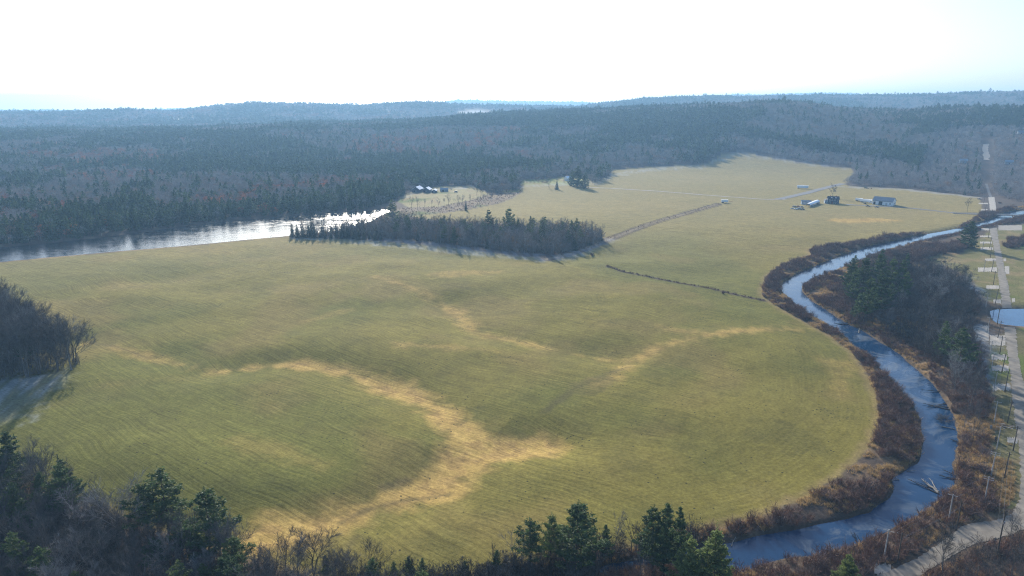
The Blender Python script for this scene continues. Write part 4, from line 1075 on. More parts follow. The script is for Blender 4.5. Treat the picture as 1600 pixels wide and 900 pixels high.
# left wood
hero_t("pine_tree", 43, 572, 505, "only green pine showing in the left wood, its crown among grey twigs", var=1, wide=.9)
hero_t("bare_tree", 112, 578, 503, "rounded leafless tree at the tip of the left wood", var=1, wide=1.05)
hero_t("bare_tree", 90, 580, 490, "leafless tree second from the tip of the left wood", var=3)
# single trees about the farms
hero_t("far_bare_tree", 1301, 309, 287, "bare tree with spreading crown rising behind the dark farmhouse", var=1, wide=1.3)
hero_t("far_bare_tree", 1511, 331, 308, "lone bare tree beside the lane near the bridge", var=2, wide=.8)
hero_t("far_bare_tree", 858, 294, 276, "pale round bare tree beside the trellis rows", var=0, wide=1.5)
hero_t("spruce_tree", 870, 296, 279, "dark pointed evergreen between the two blocks of trellis rows", var=1, wide=1.1)
for u, vb, vt, w, lab in ((903, 292, 257, 1.2, "tall dark evergreen towering over the far trellis rows"), (893, 290, 264, 1.0, "dark evergreen left of the tall one above the trellis rows"), (914, 294, 268, 1.0, "dark evergreen right of the tall one above the trellis rows")):
    hero_t("pine_tree", u, vb, vt, lab, var=5, wide=w)
hero_t("spruce_tree", 728, 329, 312, "solitary dark conifer on the marsh edge with its shadow on the meadow", var=3, wide=1.0)
hero_t("pine_tree", 614, 352, 311, "tall pine rising above the wooded strip near the river glitter", var=0, wide=1.15)
hero_t("pine_tree", 765, 368, 326, "tall pine above the wooded strip, left of two crown tops", var=1, wide=.85)
hero_t("pine_tree", 795, 372, 324, "tall thin stemmed pine above the wooded strip, right of two crown tops", var=2, wide=.85)
hero_t("spruce_tree", 848, 390, 338, "tallest pointed spruce of the wooded strip towards its right end", var=1, wide=.9)

# the rest of the near woods, filled tree by tree
def fill(poly, n, gap, test=None):
    out = []; lo, hi = poly.min(0), poly.max(0); tries = 0
    while len(out) < n and tries < n * 400:
        tries += 1
        p = rng.uniform(lo, hi)
        if not inside(np.array([p[0]]), np.array([p[1]]), poly)[0]: continue
        if any((p[0] - a) ** 2 + (p[1] - b) ** 2 < gap * gap for a, b in out) or any((p[0] - a) ** 2 + (p[1] - b) ** 2 < (gap * .7) ** 2 for a, b in taken): continue
        if test and not test(p): continue
        out.append((p[0], p[1]))
    taken.extend(out)
    return out
def in_frame(p, h):
    u, v = proj(p[0], p[1], h + float(ground(p[0], p[1])))
    return -25 < u < 1625 and v < 915
WOOD_BL = GP([(-300, 690), (-60, 708), (0, 748), (120, 795), (250, 845), (370, 884), (430, 905), (500, 925), (700, 950), (700, 1010), (0, 1010), (-300, 900)])
WOOD_L = GP([(-300, 555), (-100, 525), (0, 520), (60, 540), (125, 562), (128, 578), (70, 592), (0, 602), (-120, 625), (-300, 650)])
WOOD_R = GP([(1318, 455), (1340, 425), (1400, 410), (1450, 425), (1508, 442), (1524, 475), (1526, 520), (1520, 575), (1500, 600), (1470, 575), (1430, 552), (1400, 525), (1350, 503), (1322, 480)])
WOOD_I = GP([(455, 368), (520, 370), (600, 373), (660, 377), (740, 387), (800, 394), (860, 398), (900, 391), (944, 377), (930, 369), (850, 363), (760, 362), (680, 358), (620, 354), (570, 357), (520, 364), (455, 366)])
def edge_side(p, poly): return float(sdf(np.array([p[0]]), np.array([p[1]]), poly)[0])
def wood(poly, n, gap, pick, describe, group, test=None):
    """pick(p) -> kind, height, wide ; describe(p, kind, h) -> label"""
    for p in fill(poly, n, gap, test):
        kind, h, w = pick(p)
        plant(kind, p[0], p[1], h, describe(p, kind, h), group[NAME[kind]], wide=w)
SIZE = lambda h, a, b: "tall" if h > b else ("mid-sized" if h > a else "short")
def pick_bl(p):
    u, v = proj(p[0], p[1], 0)
    if rng.random() < (.34 if u < 140 else .18): return "pine_tree", rng.uniform(11, 17), rng.uniform(.95, 1.25)
    return ("bare_tree" if rng.random() < .7 else "slim_bare_tree"), rng.uniform(13, 18.5), rng.uniform(.9, 1.15)
def desc_bl(p, kind, h):
    u, v = proj(p[0], p[1], 0)
    where = "behind the spruce tip" if u < 90 else ("below the pale silvery tree" if u < 190 else ("under the two tall pines" if u < 300 else "round the full dark pine"))
    side = "at the edge" if edge_side(p, WOOD_BL) > -10 else "deep"
    return f"{SIZE(h, 14.5, 16.5)} {'leafless grey tree' if 'bare' in kind else 'dim dark pine'} {side}, lower left wood, {where}"
wood(WOOD_BL, 100, 4.0, pick_bl, desc_bl, {"bare_tree": "leafless trees of the lower left wood", "pine_tree": "pines of the lower left wood"}, lambda p: in_frame(p, 15))
def pick_l(p):
    if rng.random() < .07: return "pine_tree", rng.uniform(15, 19), .9
    return "bare_tree", rng.uniform(19, 25) * (1.42 if proj(p[0], p[1], 0)[0] < 35 else (1.22 if proj(p[0], p[1], 0)[0] < 70 else 1.05)), rng.uniform(.85, 1.05)
def desc_l(p, kind, h):
    side = "along its shaded front" if p[1] < 262 and edge_side(p, WOOD_L) > -12 else ("on its far side against the meadow" if edge_side(p, WOOD_L) > -12 else "in its middle")
    return f"{SIZE(h, 21, 23)} {'leafless blue grey tree' if 'bare' in kind else 'hidden dark pine'} of the left wood, {side}"
wood(WOOD_L, 54, 4.6, pick_l, desc_l, {"bare_tree": "leafless trees of the left wood", "pine_tree": "pines of the left wood"}, lambda p: in_frame(p, 18))
def pick_r(p):
    u, v = proj(p[0], p[1], 0)
    if u < 1400 and v < 505 and rng.random() < .45: return "pine_tree", rng.uniform(14, 20), rng.uniform(.9, 1.15)
    if rng.random() < .06: return "pine_tree", rng.uniform(12, 16), .9
    return "bare_tree", rng.uniform(12, 17), rng.uniform(1.0, 1.25)
def desc_r(p, kind, h):
    u, v = proj(p[0], p[1], 0)
    where = "among the green pines" if u < 1400 else ("near the flat crowned pine" if v > 530 else ("next to the shaded lot" if u > 1485 else "in the grey middle"))
    return f"{SIZE(h, 13.5, 16)} {'leafless grey tree' if 'bare' in kind else 'green pine'} of the stream wood {where}"
wood(WOOD_R, 72, 4.6, pick_r, desc_r, {"bare_tree": "leafless trees of the right hand stream wood", "pine_tree": "pines of the right hand stream wood"})
BARE_I = [0]
def pick_i(p):
    u, v = proj(p[0], p[1], 0); r = rng.random()
    if r < .35 and BARE_I[0] < 34 and u > 560 and edge_side(p, WOOD_I) > -14:
        BARE_I[0] += 1; return "far_bare_tree", rng.uniform(13, 18), rng.uniform(.95, 1.2)
    if u < 600 or rng.random() < .45: return "spruce_tree", rng.uniform(8, 17), rng.uniform(.95, 1.3)
    return "pine_tree", rng.uniform(11, 18), rng.uniform(.8, 1.05)
def desc_i(p, kind, h):
    u, v = proj(p[0], p[1], 0)
    where = "at the river end" if u < 560 else ("left of the two crown tops" if u < 740 else ("below the two crown tops" if u < 830 else "at the hedge end"))
    return f"{SIZE(h, 13, 15.5)} {'leafless tree' if 'bare' in kind else ('pointed spruce' if 'spruce' in kind else 'dark pine')} in the wooded strip {where}"
for i in range(17):
    u = 457 + i * 8.6; x, y, z = at(u, 370.5 + i * .25 + rng.uniform(-1.2, 1.2)); taken.append((x, y))
    plant('spruce_tree', x, y, rng.uniform(6, 15), 'pointed spruce in the front row at the river end of the wooded strip', 'spruces of the wooded strip', wide=rng.uniform(1.2, 1.6))
wood(WOOD_I, 190, 4.0, pick_i, desc_i, {"bare_tree": "leafless trees of the wooded strip", "pine_tree": "pines of the wooded strip", "spruce_tree": "spruces of the wooded strip"})
# thin row before the river clearing
for i in range(13):
    u = 640 + i * 10.5 + rng.uniform(-4, 4); v = 326 - i * .75 + rng.uniform(-3, 3)
    x, y, z = at(u, v)
    plant("slim_bare_tree", x, y, rng.uniform(11, 17), "thin leafless tree of the loose row between the river clearing and the meadow", "thin trees before the river clearing", wide=.8)
# trees by the trellis and where the marsh meets the woods
for i in range(16):
    u = 745 + i * 4.6 + rng.uniform(-3, 3); v = 306 - i * .7 + rng.uniform(-5, 4); x, y, z = at(u, v)
    plant("far_bare_tree", x, y, rng.uniform(10, 18), "grey leafless tree of the grove where the marsh meets the far woods", "leafless grove by the marsh", wide=1.1)
for i in range(10):
    u = 918 + i * 3.8 + rng.uniform(-2, 2); v = 291 - i * 1.2 + rng.uniform(-2, 2); x, y, z = at(u, v)
    plant("far_bare_tree", x, y, rng.uniform(9, 14), "grey leafless tree of the thicket right of the trellis rows", "leafless thicket by the trellis", wide=1.1)
import sys; print('trees', count, file=sys.stderr)
# saplings and shrubs under the near woods
SAP = []
for s_, hgt in ((1, 8), (2, 10), (3, 7)):
    T, C = bare_tree(200 + s_, hgt, .3, .34, .075); T.V += []; A = Arr()
    for q in (T, C):
        v, f, m = q.data(); A.V.append(v); A.F += [tuple(i + A.n for i in x) for x in f]; A.m += m; A.n += len(v)
    SAP.append(A)
up, uk = [], []
for poly, area in ((WOOD_BL, 3.2), (WOOD_L, 5), (WOOD_R, 6), (WOOD_I, 6.5)):
    q = sample_poly(poly, area); q = q[free_ground(q, field=(-6 if area in (3.2, 6) else -1e4))]; up.append(q)
MID = GP([(780, 893), (860, 882), (930, 868), (1000, 852), (1060, 842), (1140, 846), (1080, 858), (1000, 868), (950, 874), (930, 905), (900, 960), (560, 990), (520, 935), (620, 912), (720, 904)])
q = sample_poly(MID, 1.8); up.append(q[free_ground(q, field=1)])
def under(name, q, mat, label, lo, hi):
    q = np.concatenate(q); s = rng.uniform(lo, hi, len(q))
    scatter(name, SAP + [bush(31, 3, 18, .06, .6), bush(32, 3.6, 20, .06, .5)], [mat], q, rng.integers(0, 5, len(q)), s, s, label, "undergrowth")
under("undergrowth", [up[0], up[2], up[4], up[4] + rng.normal(size=up[4].shape) * .8], M["shaded_twig"], "dark tangle of saplings and shrubs on the floor of the near woods", .6, 1.2)
under("thicket", [up[1]], M["twig"], "grey saplings crowding the floor of the left wood", .5, 1.0)
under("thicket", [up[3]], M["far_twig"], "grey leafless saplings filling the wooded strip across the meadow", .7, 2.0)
# single bushes by the right hand grass
BUSH_ME = []
for k in range(4):
    A = bush(300 + k, 3.4, 64, .10, .85, 14); A.F = A.F; BUSH_ME.append(A.mesh("shrub", [M["brush_twig"]]))
SHR = [(1430, 400, 3.2, 3.4, "broad dark shrub at the upstream end of the shrub belt beside the water"), (1447, 398, 3, 3.2, "broad dark shrub second in the belt above the right grass"), (1462, 394, 3.2, 3.2, "broad dark shrub in the middle of the belt above the right grass"),
       (1478, 392, 3, 3, "dark shrub near the lone evergreen, left of it"), (1493, 391, 2.8, 2.8, "dark shrub touching the lone evergreen"), (1461, 407, 1.7, 1.7, "small round shrub on the right grass, larger of two"), (1475, 410, 1.4, 1.5, "small round shrub on the right grass, smaller of two"),
       (1578, 381, 3.2, 3.0, "dark shrub at the left end of the clump on the right verge"), (1588, 380, 3.6, 3.4, "tall dark shrub in the clump on the right verge"), (1599, 377, 3.8, 3.4, "dark shrub at the frame edge of the clump on the right verge"), (1415, 392, 2.6, 2.6, "dark shrub by the stream where the belt begins"),
       (1405, 398, 2.6, 2.8, "dark shrub behind the pines at the upstream corner"), (1420, 404, 2.2, 2.4, "lower shrub in front of the belt by the pines"), (1500, 386, 2.4, 2.2, "shrub behind the lone evergreen towards the water"), (1546, 792, 3.0, 3.0, "olive shrub beside the double armed grey pole"), (1538, 740, 2.8, 3.0, "olive brown shrub between the grey poles and the verge"),
       (1562, 318, 2.4, 2.6, "brown shrub beyond the bridge right of the road"), (1130, 459, 1.6, 1.3, "dark little bush standing on the meadow ditch"), (925, 400, 2.6, 1.6, "dark bush on the hedge corner right of the wooded strip")]
for u, v, h, w, lab in SHR:
    x, y, z = at(u, v); md = BUSH_ME[int(rng.integers(0, 4))]
    o = bpy.data.objects.new("shrub", md); scene.collection.objects.link(o); o.location = (x, y, z - .1); o.rotation_euler = (0, 0, rng.uniform(0, 6)); o.scale = (w / 3.4 * 1.15, w / 3.4 * 1.15, h / 3.4)
    tag(o, lab, "shrub")
# ---------------------------------------------------------------- buildings
def gable(name, label, cat, loc, rz, w, d, h, rise, wall, roof, windows=(), doors=(), over=.45, ridge='x', thick=.22):
    """house or shed with the ridge along its local x; windows and doors: (side, along, width, low, high)"""
    t = empty(name, loc, rz, label=label, cat=cat)
    b = MB(); prof = [(-d / 2, -.5), (d / 2, -.5), (d / 2, h), (0, h + rise), (-d / 2, h)]
    b.prism(prof, -w / 2, w / 2); b.build("wall", wall, t)
    r = MB(); sl = math.hypot(d / 2, rise); ny, nz = rise / sl, (d / 2) / sl; k = (d / 2 + over) / (d / 2)
    for s in (-1, 1):
        e0 = (s * d / 2 * k, h + rise - rise * k); top = (0, h + rise)
        r.prism([(e0[0] + s * ny * .02, e0[1] + nz * .02), (top[0], top[1] + .02), (top[0], top[1] + thick), (e0[0] + s * ny * thick, e0[1] + nz * thick)], -w / 2 - over, w / 2 + over)
    r.build("roof", roof, t)
    def face(side, a, wd, lo, hi, out):
        m = MB()
        if side == 'f': m.box(a - wd / 2, -d / 2 - out, lo, a + wd / 2, -d / 2 + .02, hi)
        elif side == 'k': m.box(a - wd / 2, d / 2 - .02, lo, a + wd / 2, d / 2 + out, hi)
        elif side == 'r': m.box(w / 2 - .02, a - wd / 2, lo, w / 2 + out, a + wd / 2, hi)
        else: m.box(-w / 2 - out, a - wd / 2, lo, -w / 2 + .02, a + wd / 2, hi)
        return m
    for side, a, wd, lo, hi in windows:
        f = face(side, a, wd + .25, lo - .12, hi + .12, .05).build("window", M["white"], t)
        face(side, a, wd, lo, hi, .08).build("pane", M["glass"], f)
    for side, a, wd, lo, hi, mt in doors:
        face(side, a, wd, lo, hi, .06).build("door", mt, t)
    return t
def yaw_to(u, v, extra=0.0):
    x, y = G(u, v); return -math.atan2(x, y) + extra
def wheel(parent, x, y, r=.36, w=.24):
    m = MB(); m.tube((x - w / 2, y, r), (x + w / 2, y, r), r, r, 14); o = m.build("wheel", M["rubber"], parent)
    q = MB(); q.tube((x - w / 2 - .02, y, r), (x + w / 2 + .02, y, r), r * .55, r * .55, 10); q.build("rim", M["steel"], o)
def car(label, loc, rz, paint, style="car", cat="car", name="parked_car", group=None):
    t = empty(name, loc, rz, label=label, cat=cat, group=group)
    L, W = (5.2, 1.9) if style != "car" else (4.5, 1.8)
    b = MB()
    if style == "car": body = [(-L / 2, .35), (L / 2, .35), (L / 2, .72), (L / 2 - .1, .82), (.95, .95), (-L / 2 + .5, 1.0), (-L / 2, .9)]; cab = [(.95, .95), (.25, 1.42), (-1.1, 1.45), (-1.75, 1.0)]
    elif style == "pickup": body = [(-L / 2, .45), (L / 2, .45), (L / 2, .95), (1.1, 1.1), (-L / 2, 1.1)]; cab = [(1.1, 1.08), (.55, 1.78), (-.75, 1.78), (-.95, 1.08)]
    else: body = [(-L / 2, .4), (L / 2, .4), (L / 2, 1.0), (L / 2 - .7, 1.2), (-L / 2, 1.2)]; cab = [(L / 2 - .7, 1.18), (L / 2 - 1.3, 2.1), (-L / 2 + .05, 2.15), (-L / 2, 1.18)]
    b.prism(body, -W / 2, W / 2); b.build("body", paint, t)
    c = MB(); c.prism(cab, -W / 2 + .12, W / 2 - .12); cb = c.build("cabin", paint, t)
    ca_ = np.array(cab); mid = ca_.mean(0); g_ = MB(); g_.prism([tuple(mid + (q - mid) * np.array([.86, .66])) for q in ca_], -W / 2 + .10, W / 2 - .10); g_.build("window", M["glass"], cb)
    for x in (-W / 2 + .12, W / 2 - .12):
        for y in (-L * .3, L * .3): wheel(t, x, y)
    return t
def trailer(label, loc, rz, L=13.0, W=2.5, H=2.7, name="box_trailer", mat=None, cat="trailer"):
    t = empty(name, loc, rz, label=label, cat=cat)
    MB().box(-L / 2, -W / 2, 1.1, L / 2, W / 2, 1.1 + H).build("box", mat or M["white"], t)
    MB().box(-L / 2 + .02, -W / 2 + .5, .85, L / 2 - .2, W / 2 - .5, 1.1).build("chassis", M["dark_int"], t)
    for y in (-W / 2 + .2, W / 2 - .2):
        for x in (-L / 2 + 1.4, -L / 2 + 2.7):
            m = MB(); m.tube((x, y - .2, .52), (x, y + .2, .52), .52, .52, 14); m.build("wheel", M["rubber"], t)
    for y in (-.8, .8): MB().box(L / 2 - 2.4, y - .08, 0, L / 2 - 2.25, y + .08, .86).build("leg", M["steel"], t)
    MB().box(-L / 2 - .03, -W / 2 + .1, 1.2, -L / 2 + .01, W / 2 - .1, 1.0 + H).build("door", M["silver_paint"], t)
    return t
Z = lambda u, v: at(u, v)
# barn, house and sheds
bx = Z(1381, 319.5)
t = gable("barn", "open fronted barn with white walls and blue grey roof beside the lane", "barn", bx, yaw_to(1381, 319, R(-16)), 23, 13, 5.2, 4.0, M["white"], M["grey_roof"],
          windows=[('f', 8.8, 1.4, 1.4, 3.0), ('r', 0, 1.6, 1.5, 3.0)], doors=[('f', -9.2, 2.4, .0, 3.6, M["dark_int"]), ('f', -2.2, 4.2, 0, 4.2, M["dark_int"]), ('f', 4.6, 2.0, 0, 3.2, M["silver_paint"]), ('r', 3.4, 2.6, 0, 3.4, M["grey_paint"])])
MB().box(-11.4, -6.62, 4.3, 11.4, -6.47, 5.15).build("fascia", M["blue_grey"], t)
hx = Z(1301, 317.5)
t = gable("farmhouse", "dark two storey farmhouse with chimney and lighter left wing", "house", hx, yaw_to(1301, 317, R(10)), 13, 8.5, 5.8, 2.9, M["dark_siding"], M["dark_roof"],
          windows=[('f', -4.4, 1.0, 3.6, 5.0), ('f', -1.4, 1.0, 3.6, 5.0), ('f', 1.6, 1.0, 3.6, 5.0), ('f', 4.6, 1.0, 3.6, 5.0), ('f', -4.4, 1.1, .9, 2.4), ('f', 4.6, 1.1, .9, 2.4), ('f', 2.0, 1.1, .9, 2.4), ('r', 0, 1, 3.6, 5), ('r', 0, 1, .9, 2.4), ('l', 0, 1, 3.6, 5)],
          doors=[('f', -1.2, 1.1, 0, 2.2, M["red_paint"])])
for cx in (-3.5, 3.4): MB().box(cx - .4, -.45, 7.6, cx + .4, .45, 9.9).build("chimney", M["brick"], t)
for cx in (-2.2, 2.6):
    q = MB(); q.prism_y([(cx - .8, 6.4), (cx + .8, 6.4), (cx + .8, 7.3), (cx, 7.9), (cx - .8, 7.3)], -3.3, -.8); dq = q.build("dormer", M["white"], t)
    MB().box(cx - .45, -3.34, 6.6, cx + .45, -3.28, 7.3).build("pane", M["glass"], dq)
# wing
wv = MB(); wv.prism_y([(-10.2, -.5), (-6.6, -.5), (-6.6, 3.4), (-8.4, 5.0), (-10.2, 3.4)], -5.6, 2.5); wg = wv.build("wing", M["blue_grey"], t)
rv = MB()
for s in (-1, 1): rv.prism_y([(-8.4 + s * 2.2, 3.06), (-8.4 + s * 2.2, 3.26), (-8.4, 5.25), (-8.4, 5.04)], -5.9, 2.5)
rv.build("roof", M["dark_roof"], wg)
for a in (-9.3, -7.5): MB().box(a - .5, -5.66, 1.0, a + .5, -5.58, 2.3).build("window", M["glass"], wg)
px_ = MB().box(-3.5, -6.2, 2.5, 2.5, -4.27, 2.7); pr = px_.build("porch_roof", M["dark_roof"], t)
for a in (-3.3, -.5, 2.3): MB().tube((a, -6.0, -.3), (a, -6.0, 2.5), .09, .09, 6).build("post", M["white"], pr)
gable("shed", "blue grey low shed behind the long white roofed shelter", "shed", Z(1259, 319), yaw_to(1259, 319, R(8)), 11, 7, 3.6, 1.3, M["blue_grey"], M["grey_roof"], windows=[('f', 3, 1, 1.2, 2.3)], doors=[('f', -2, 2.8, 0, 2.9, M["silver_paint"])])
# long white shelter running away from the viewer
p0, p1 = np.array(G(1262, 323)), np.array(G(1277, 317)); ln = float(np.hypot(*(p1 - p0))); c0 = (p0 + p1) / 2
t = empty("white_shelter", (c0[0], c0[1], float(ground(*c0))), math.atan2(p1[1] - p0[1], p1[0] - p0[0]), label="long white roofed shelter with open sides pointing away beside the parked cars", cat="shelter")
arc = [(2.9 * math.cos(a), 2.2 + 2.1 * math.sin(a)) for a in np.linspace(0, math.pi, 13)]
MB().prism(arc + [(2.75 * math.cos(a), 2.2 + 1.95 * math.sin(a)) for a in np.linspace(math.pi, 0, 13)], -ln / 2, ln / 2).build("roof", M["white_roof"], t, smooth=False)
for k in range(7):
    x = -ln / 2 + .2 + k * (ln - .4) / 6
    for y in (-2.75, 2.75): MB().tube((x, y, -.3), (x, y, 2.25), .07, .07, 6).build("post", M["steel"], t)
MB().box(ln / 2 - .2, -2.7, 0, ln / 2 - .1, 2.7, 3.4).build("end_wall", M["white"], t)
MB().box(-ln / 2 + .3, -2.83, 0.05, ln / 2 - .3, -2.74, 1.3).build("side_wall", M["blue_grey"], t)
# vehicles about the farm
trailer("white box trailer parked alone on the far meadow by the slanting road", Z(1254, 294.5), yaw_to(1254, 294, R(4)), 15.5, 2.6, 3.4)
trailer("white box trailer standing end on to the barn", Z(1353, 316.3), yaw_to(1353, 316, R(-6)), 13.5, 2.6, 3.0)
trailer("smaller white camper trailer at the left end of the barn row", Z(1342, 314.2), yaw_to(1342, 314, R(-10)), 8.5, 2.5, 2.6, "camper_trailer")
trailer("small white trailer at the end of the hedge strip by the farm track", Z(1132, 317), yaw_to(1132, 317, R(14)), 8.5, 2.5, 2.9)
car("white van parked before the barn's left end", Z(1361, 317.2), yaw_to(1361, 317, R(75)), M["white"], "van", "van", "parked_van")
car("black pickup on the yard left of the barn door", Z(1356, 322.6), yaw_to(1356, 322, R(80)), M["black_paint"], "pickup", "pickup", "pickup_truck")
car("dark grey car on the yard in front of the barn", Z(1369.5, 324), yaw_to(1369, 324, R(70)), M["grey_paint"], "car", "car")
car("dark pickup backed up to the white trailer", Z(1351, 318.6), yaw_to(1351, 318, R(20)), M["black_paint"], "pickup", "pickup", "pickup_truck")
car("dark car on the frosty track near the far road", Z(1530, 311.5), yaw_to(1530, 311, R(85)), M["black_paint"], "car", "car")
for u, v, pt, st, rz, lab in ((1238, 326.5, "silver_paint", "car", 75, "silver car at the left end of the parked cluster"), (1243, 327.2, "white", "car", 70, "white car in the front row of the parked cluster"), (1248, 327.2, "silver_paint", "van", 85, "pale van in the front row of the parked cluster"),
                          (1254, 327.6, "black_paint", "pickup", 60, "dark pickup at the right end of the parked cluster"), (1241, 323.8, "tan_paint", "van", 80, "tan van behind the white car in the parked cluster"), (1247, 323.4, "red_paint", "pickup", 65, "faded red pickup in the back row of the parked cluster"), (1252, 323.8, "grey_paint", "car", 95, "grey car in the back row of the parked cluster"), (1278, 319, "grey_paint", "pickup", 30, "grey pickup at the far end of the white shelter")):
    nm = {"car": "parked_car", "van": "parked_van", "pickup": "pickup_truck"}[st]
    car(lab, Z(u, v), yaw_to(u, v, R(rz)), M[pt], st, {"car": "car", "van": "van", "pickup": "pickup"}[st], nm, "vehicles parked by the white shelter")
# tractor with a drawn machine on the frosty track
tx = Z(1352, 294.3)
t = empty("tractor", tx, yaw_to(1352, 294, R(-8)), label="green tractor standing at the frosty field corner", cat="tractor")
MB().prism([(-.5, .7), (.5, .7), (.5, 1.5), (-.5, 1.5)], .2, 2.5).build("hood", M["green_paint"], t)
MB().box(-1.1, -.8, .8, .2, .8, 1.3).build("body", M["green_paint"], t); MB().box(-1.0, -.75, 1.3, .15, .75, 2.6).build("cab", M["glass"], t); MB().box(-1.1, -.85, 2.6, .25, .85, 2.75).build("cab_roof", M["green_paint"], t)
MB().tube((1.6, .3, 1.5), (1.6, .3, 2.6), .06, .06, 8).build("exhaust", M["rust"], t)
for x, r in ((-.6, .85), (1.9, .5)):
    for y in (-1.0, 1.0):
        m = MB(); m.tube((x, y - .25, r), (x, y + .25, r), r, r, 16); w_ = m.build("wheel", M["rubber"], t)
        q = MB(); q.tube((x, y - .28, r), (x, y + .28, r), r * .5, r * .5, 10); q.build("rim", M["tan_paint"], w_)
tx = Z(1359, 295)
t = empty("hay_wagon", tx, yaw_to(1359, 295, R(-5)), label="low rusty wagon behind the tractor at the field corner", cat="wagon")
MB().box(-3.2, -1.2, .85, 3.2, 1.2, 1.05).build("deck", M["rust"], t); MB().box(-3.25, -1.2, 1.05, -3.1, 1.2, 2.2).build("rack", M["rust"], t); MB().tube((3.2, 0, .8), (5.0, 0, .5), .07, .07).build("drawbar", M["steel"], t)
for x in (-2.2, 2.2):
    for y in (-1.15, 1.15):
        m = MB(); m.tube((x, y - .12, .42), (x, y + .12, .42), .42, .42, 12); m.build("wheel", M["rubber"], t)
# implement beside the small white trailer
tx = Z(1142, 315.5)
t = empty("hay_rake", tx, yaw_to(1142, 315, R(20)), label="brown hay rake beside the small white trailer", cat="hay rake")
MB().box(-2.2, -.12, .75, 2.2, .12, .95).build("beam", M["rust"], t); MB().tube((0, 0, .85), (0, -2.2, .5), .07, .07).build("drawbar", M["rust"], t)
for k in range(4):
    m = MB(); x = -1.8 + k * 1.2
    for j in range(14):
        a = j * math.pi / 7; m.tube((x, 0, .7), (x + .2, .72 * math.cos(a), .7 + .68 * math.sin(a)), .02, .015, 4)
    m.build("rake_wheel", M["red_paint"], t)
# river farm
for u, v, w, d, h, r_, rz, rf, lab in ((653, 299.5, 17, 11, 4.2, 3.6, 70, "white_roof", "dark barn with snow white roof, largest by the river clearing"), (668, 300, 14, 9, 4, 3, 75, "white_roof", "dark shed with white roof, middle of the river clearing"), (679, 300.5, 10, 6, 2.8, 1.8, 80, "white_roof", "low white roofed shed beside the middle one at the river clearing"), (694, 299, 11, 6, 3.2, 1.5, 10, "blue_grey", "pale blue grey cabin standing apart on the river clearing")):
    gable("barn" if w > 12 else "shed", lab, "barn" if w > 12 else "shed", Z(u, v), yaw_to(u, v, R(rz)), w, d, h, r_, M["dark_siding"] if w != 11 else M["blue_grey"], M[rf], windows=[('f', 2, 1.2, 1.2, 2.4), ('l', 0, 1.2, 1.2, 2.4)], doors=[('f', -2, 2.6, 0, 2.6, M["dark_int"]), ('l', 2, 2.0, 0, 2.4, M["dark_int"])])
car("dark car at the edge of the river clearing", Z(712, 300.5), yaw_to(712, 300, R(80)), M["black_paint"], "van", "van", "parked_van")
gable("house", "white house tucked behind the trellis rows", "house", Z(888, 282), yaw_to(888, 282, R(40)), 11, 8, 4.4, 2.8, M["white"], M["white_roof"], windows=[('f', -2.5, 1, 1, 2.4), ('f', 2.5, 1, 1, 2.4)], doors=[('f', 0, 1, 0, 2.1, M["dark_int"])])
# roofs in the far woods
for (x, y, z), rf, wl, lab in zip(HF, ("white_roof", "white_roof", "blue_grey", "blue_grey", "grey_roof"), ("white", "white", "blue_grey", "blue_grey", "blue_grey"), ("white roofed house alone in the far left woods, upper of two", "white roofed house in the far left woods, lower of two", "blue roofed house left of the road cut in the far woods", "blue roofed house right of the road cut in the far woods", "grey roofed house high in the far right woods")):
    gable("house", lab, "house", (x, y, z), -math.atan2(x, y) + .2, 12, 8, 4.0, 2.8, M[wl], M[rf], windows=[('f', -4, 1.2, 1.2, 2.6), ('f', 4, 1.2, 1.2, 2.6)], doors=[('f', 0, 1.2, 0, 2.2, M["dark_int"])])
# trellis rows
for u0, u1, v0, v1, n, lab in ((812, 856, 286.5, 286, 22, "left block of trellis posts and wires before the far woods"), (880, 918, 285, 289, 18, "right block of trellis posts and wires below the tall evergreens")):
    a, b = np.array(G(u0, v0)), np.array(G(u1, v1)); zc = float(ground(*((a + b) / 2)))
    t = empty("trellis", (a[0], a[1], zc), 0, label=lab, cat="trellis")
    for k in range(n):
        q = (b - a) * k / (n - 1); MB().tube((q[0], q[1], -.3), (q[0], q[1], 6.2), .26, .22, 6).build("post", M["pole"], t)
    w_ = MB(); d_ = b - a
    for hz in (3.0, 6.0): w_.tube((0, 0, hz), (d_[0], d_[1], hz), .03, .03, 4)
    w_.build("wire", M["wire"], t)
# bridge
a, b = np.array(G(1488, 333)), np.array(G(1625, 338)); d_ = (b - a); ln = float(np.hypot(*d_)); rz = math.atan2(d_[1], d_[0]); c0 = (a + b) / 2
t = empty("bridge", (c0[0], c0[1], .35), rz, label="low dark road bridge crossing the stream", cat="bridge")
MB().box(-ln / 2, -3.4, -.55, ln / 2, 3.4, 0).build("deck", M["asphalt"], t)
for y in (-3.3, 3.3):
    m = MB().box(-ln / 2, y - .06, .55, ln / 2, y + .06, .85).build("guardrail", M["steel"], t)
    for k in range(20):
        x = -ln / 2 + 1 + k * (ln - 2) / 19; MB().box(x - .07, y - .05, -.2, x + .07, y + .05, .6).build("post", M["steel"], m)
for x in (-ln * .05, ln * .22): MB().box(x - .5, -3.2, -3.2, x + .5, 3.2, -.54).build("pier", M["concrete"], t)

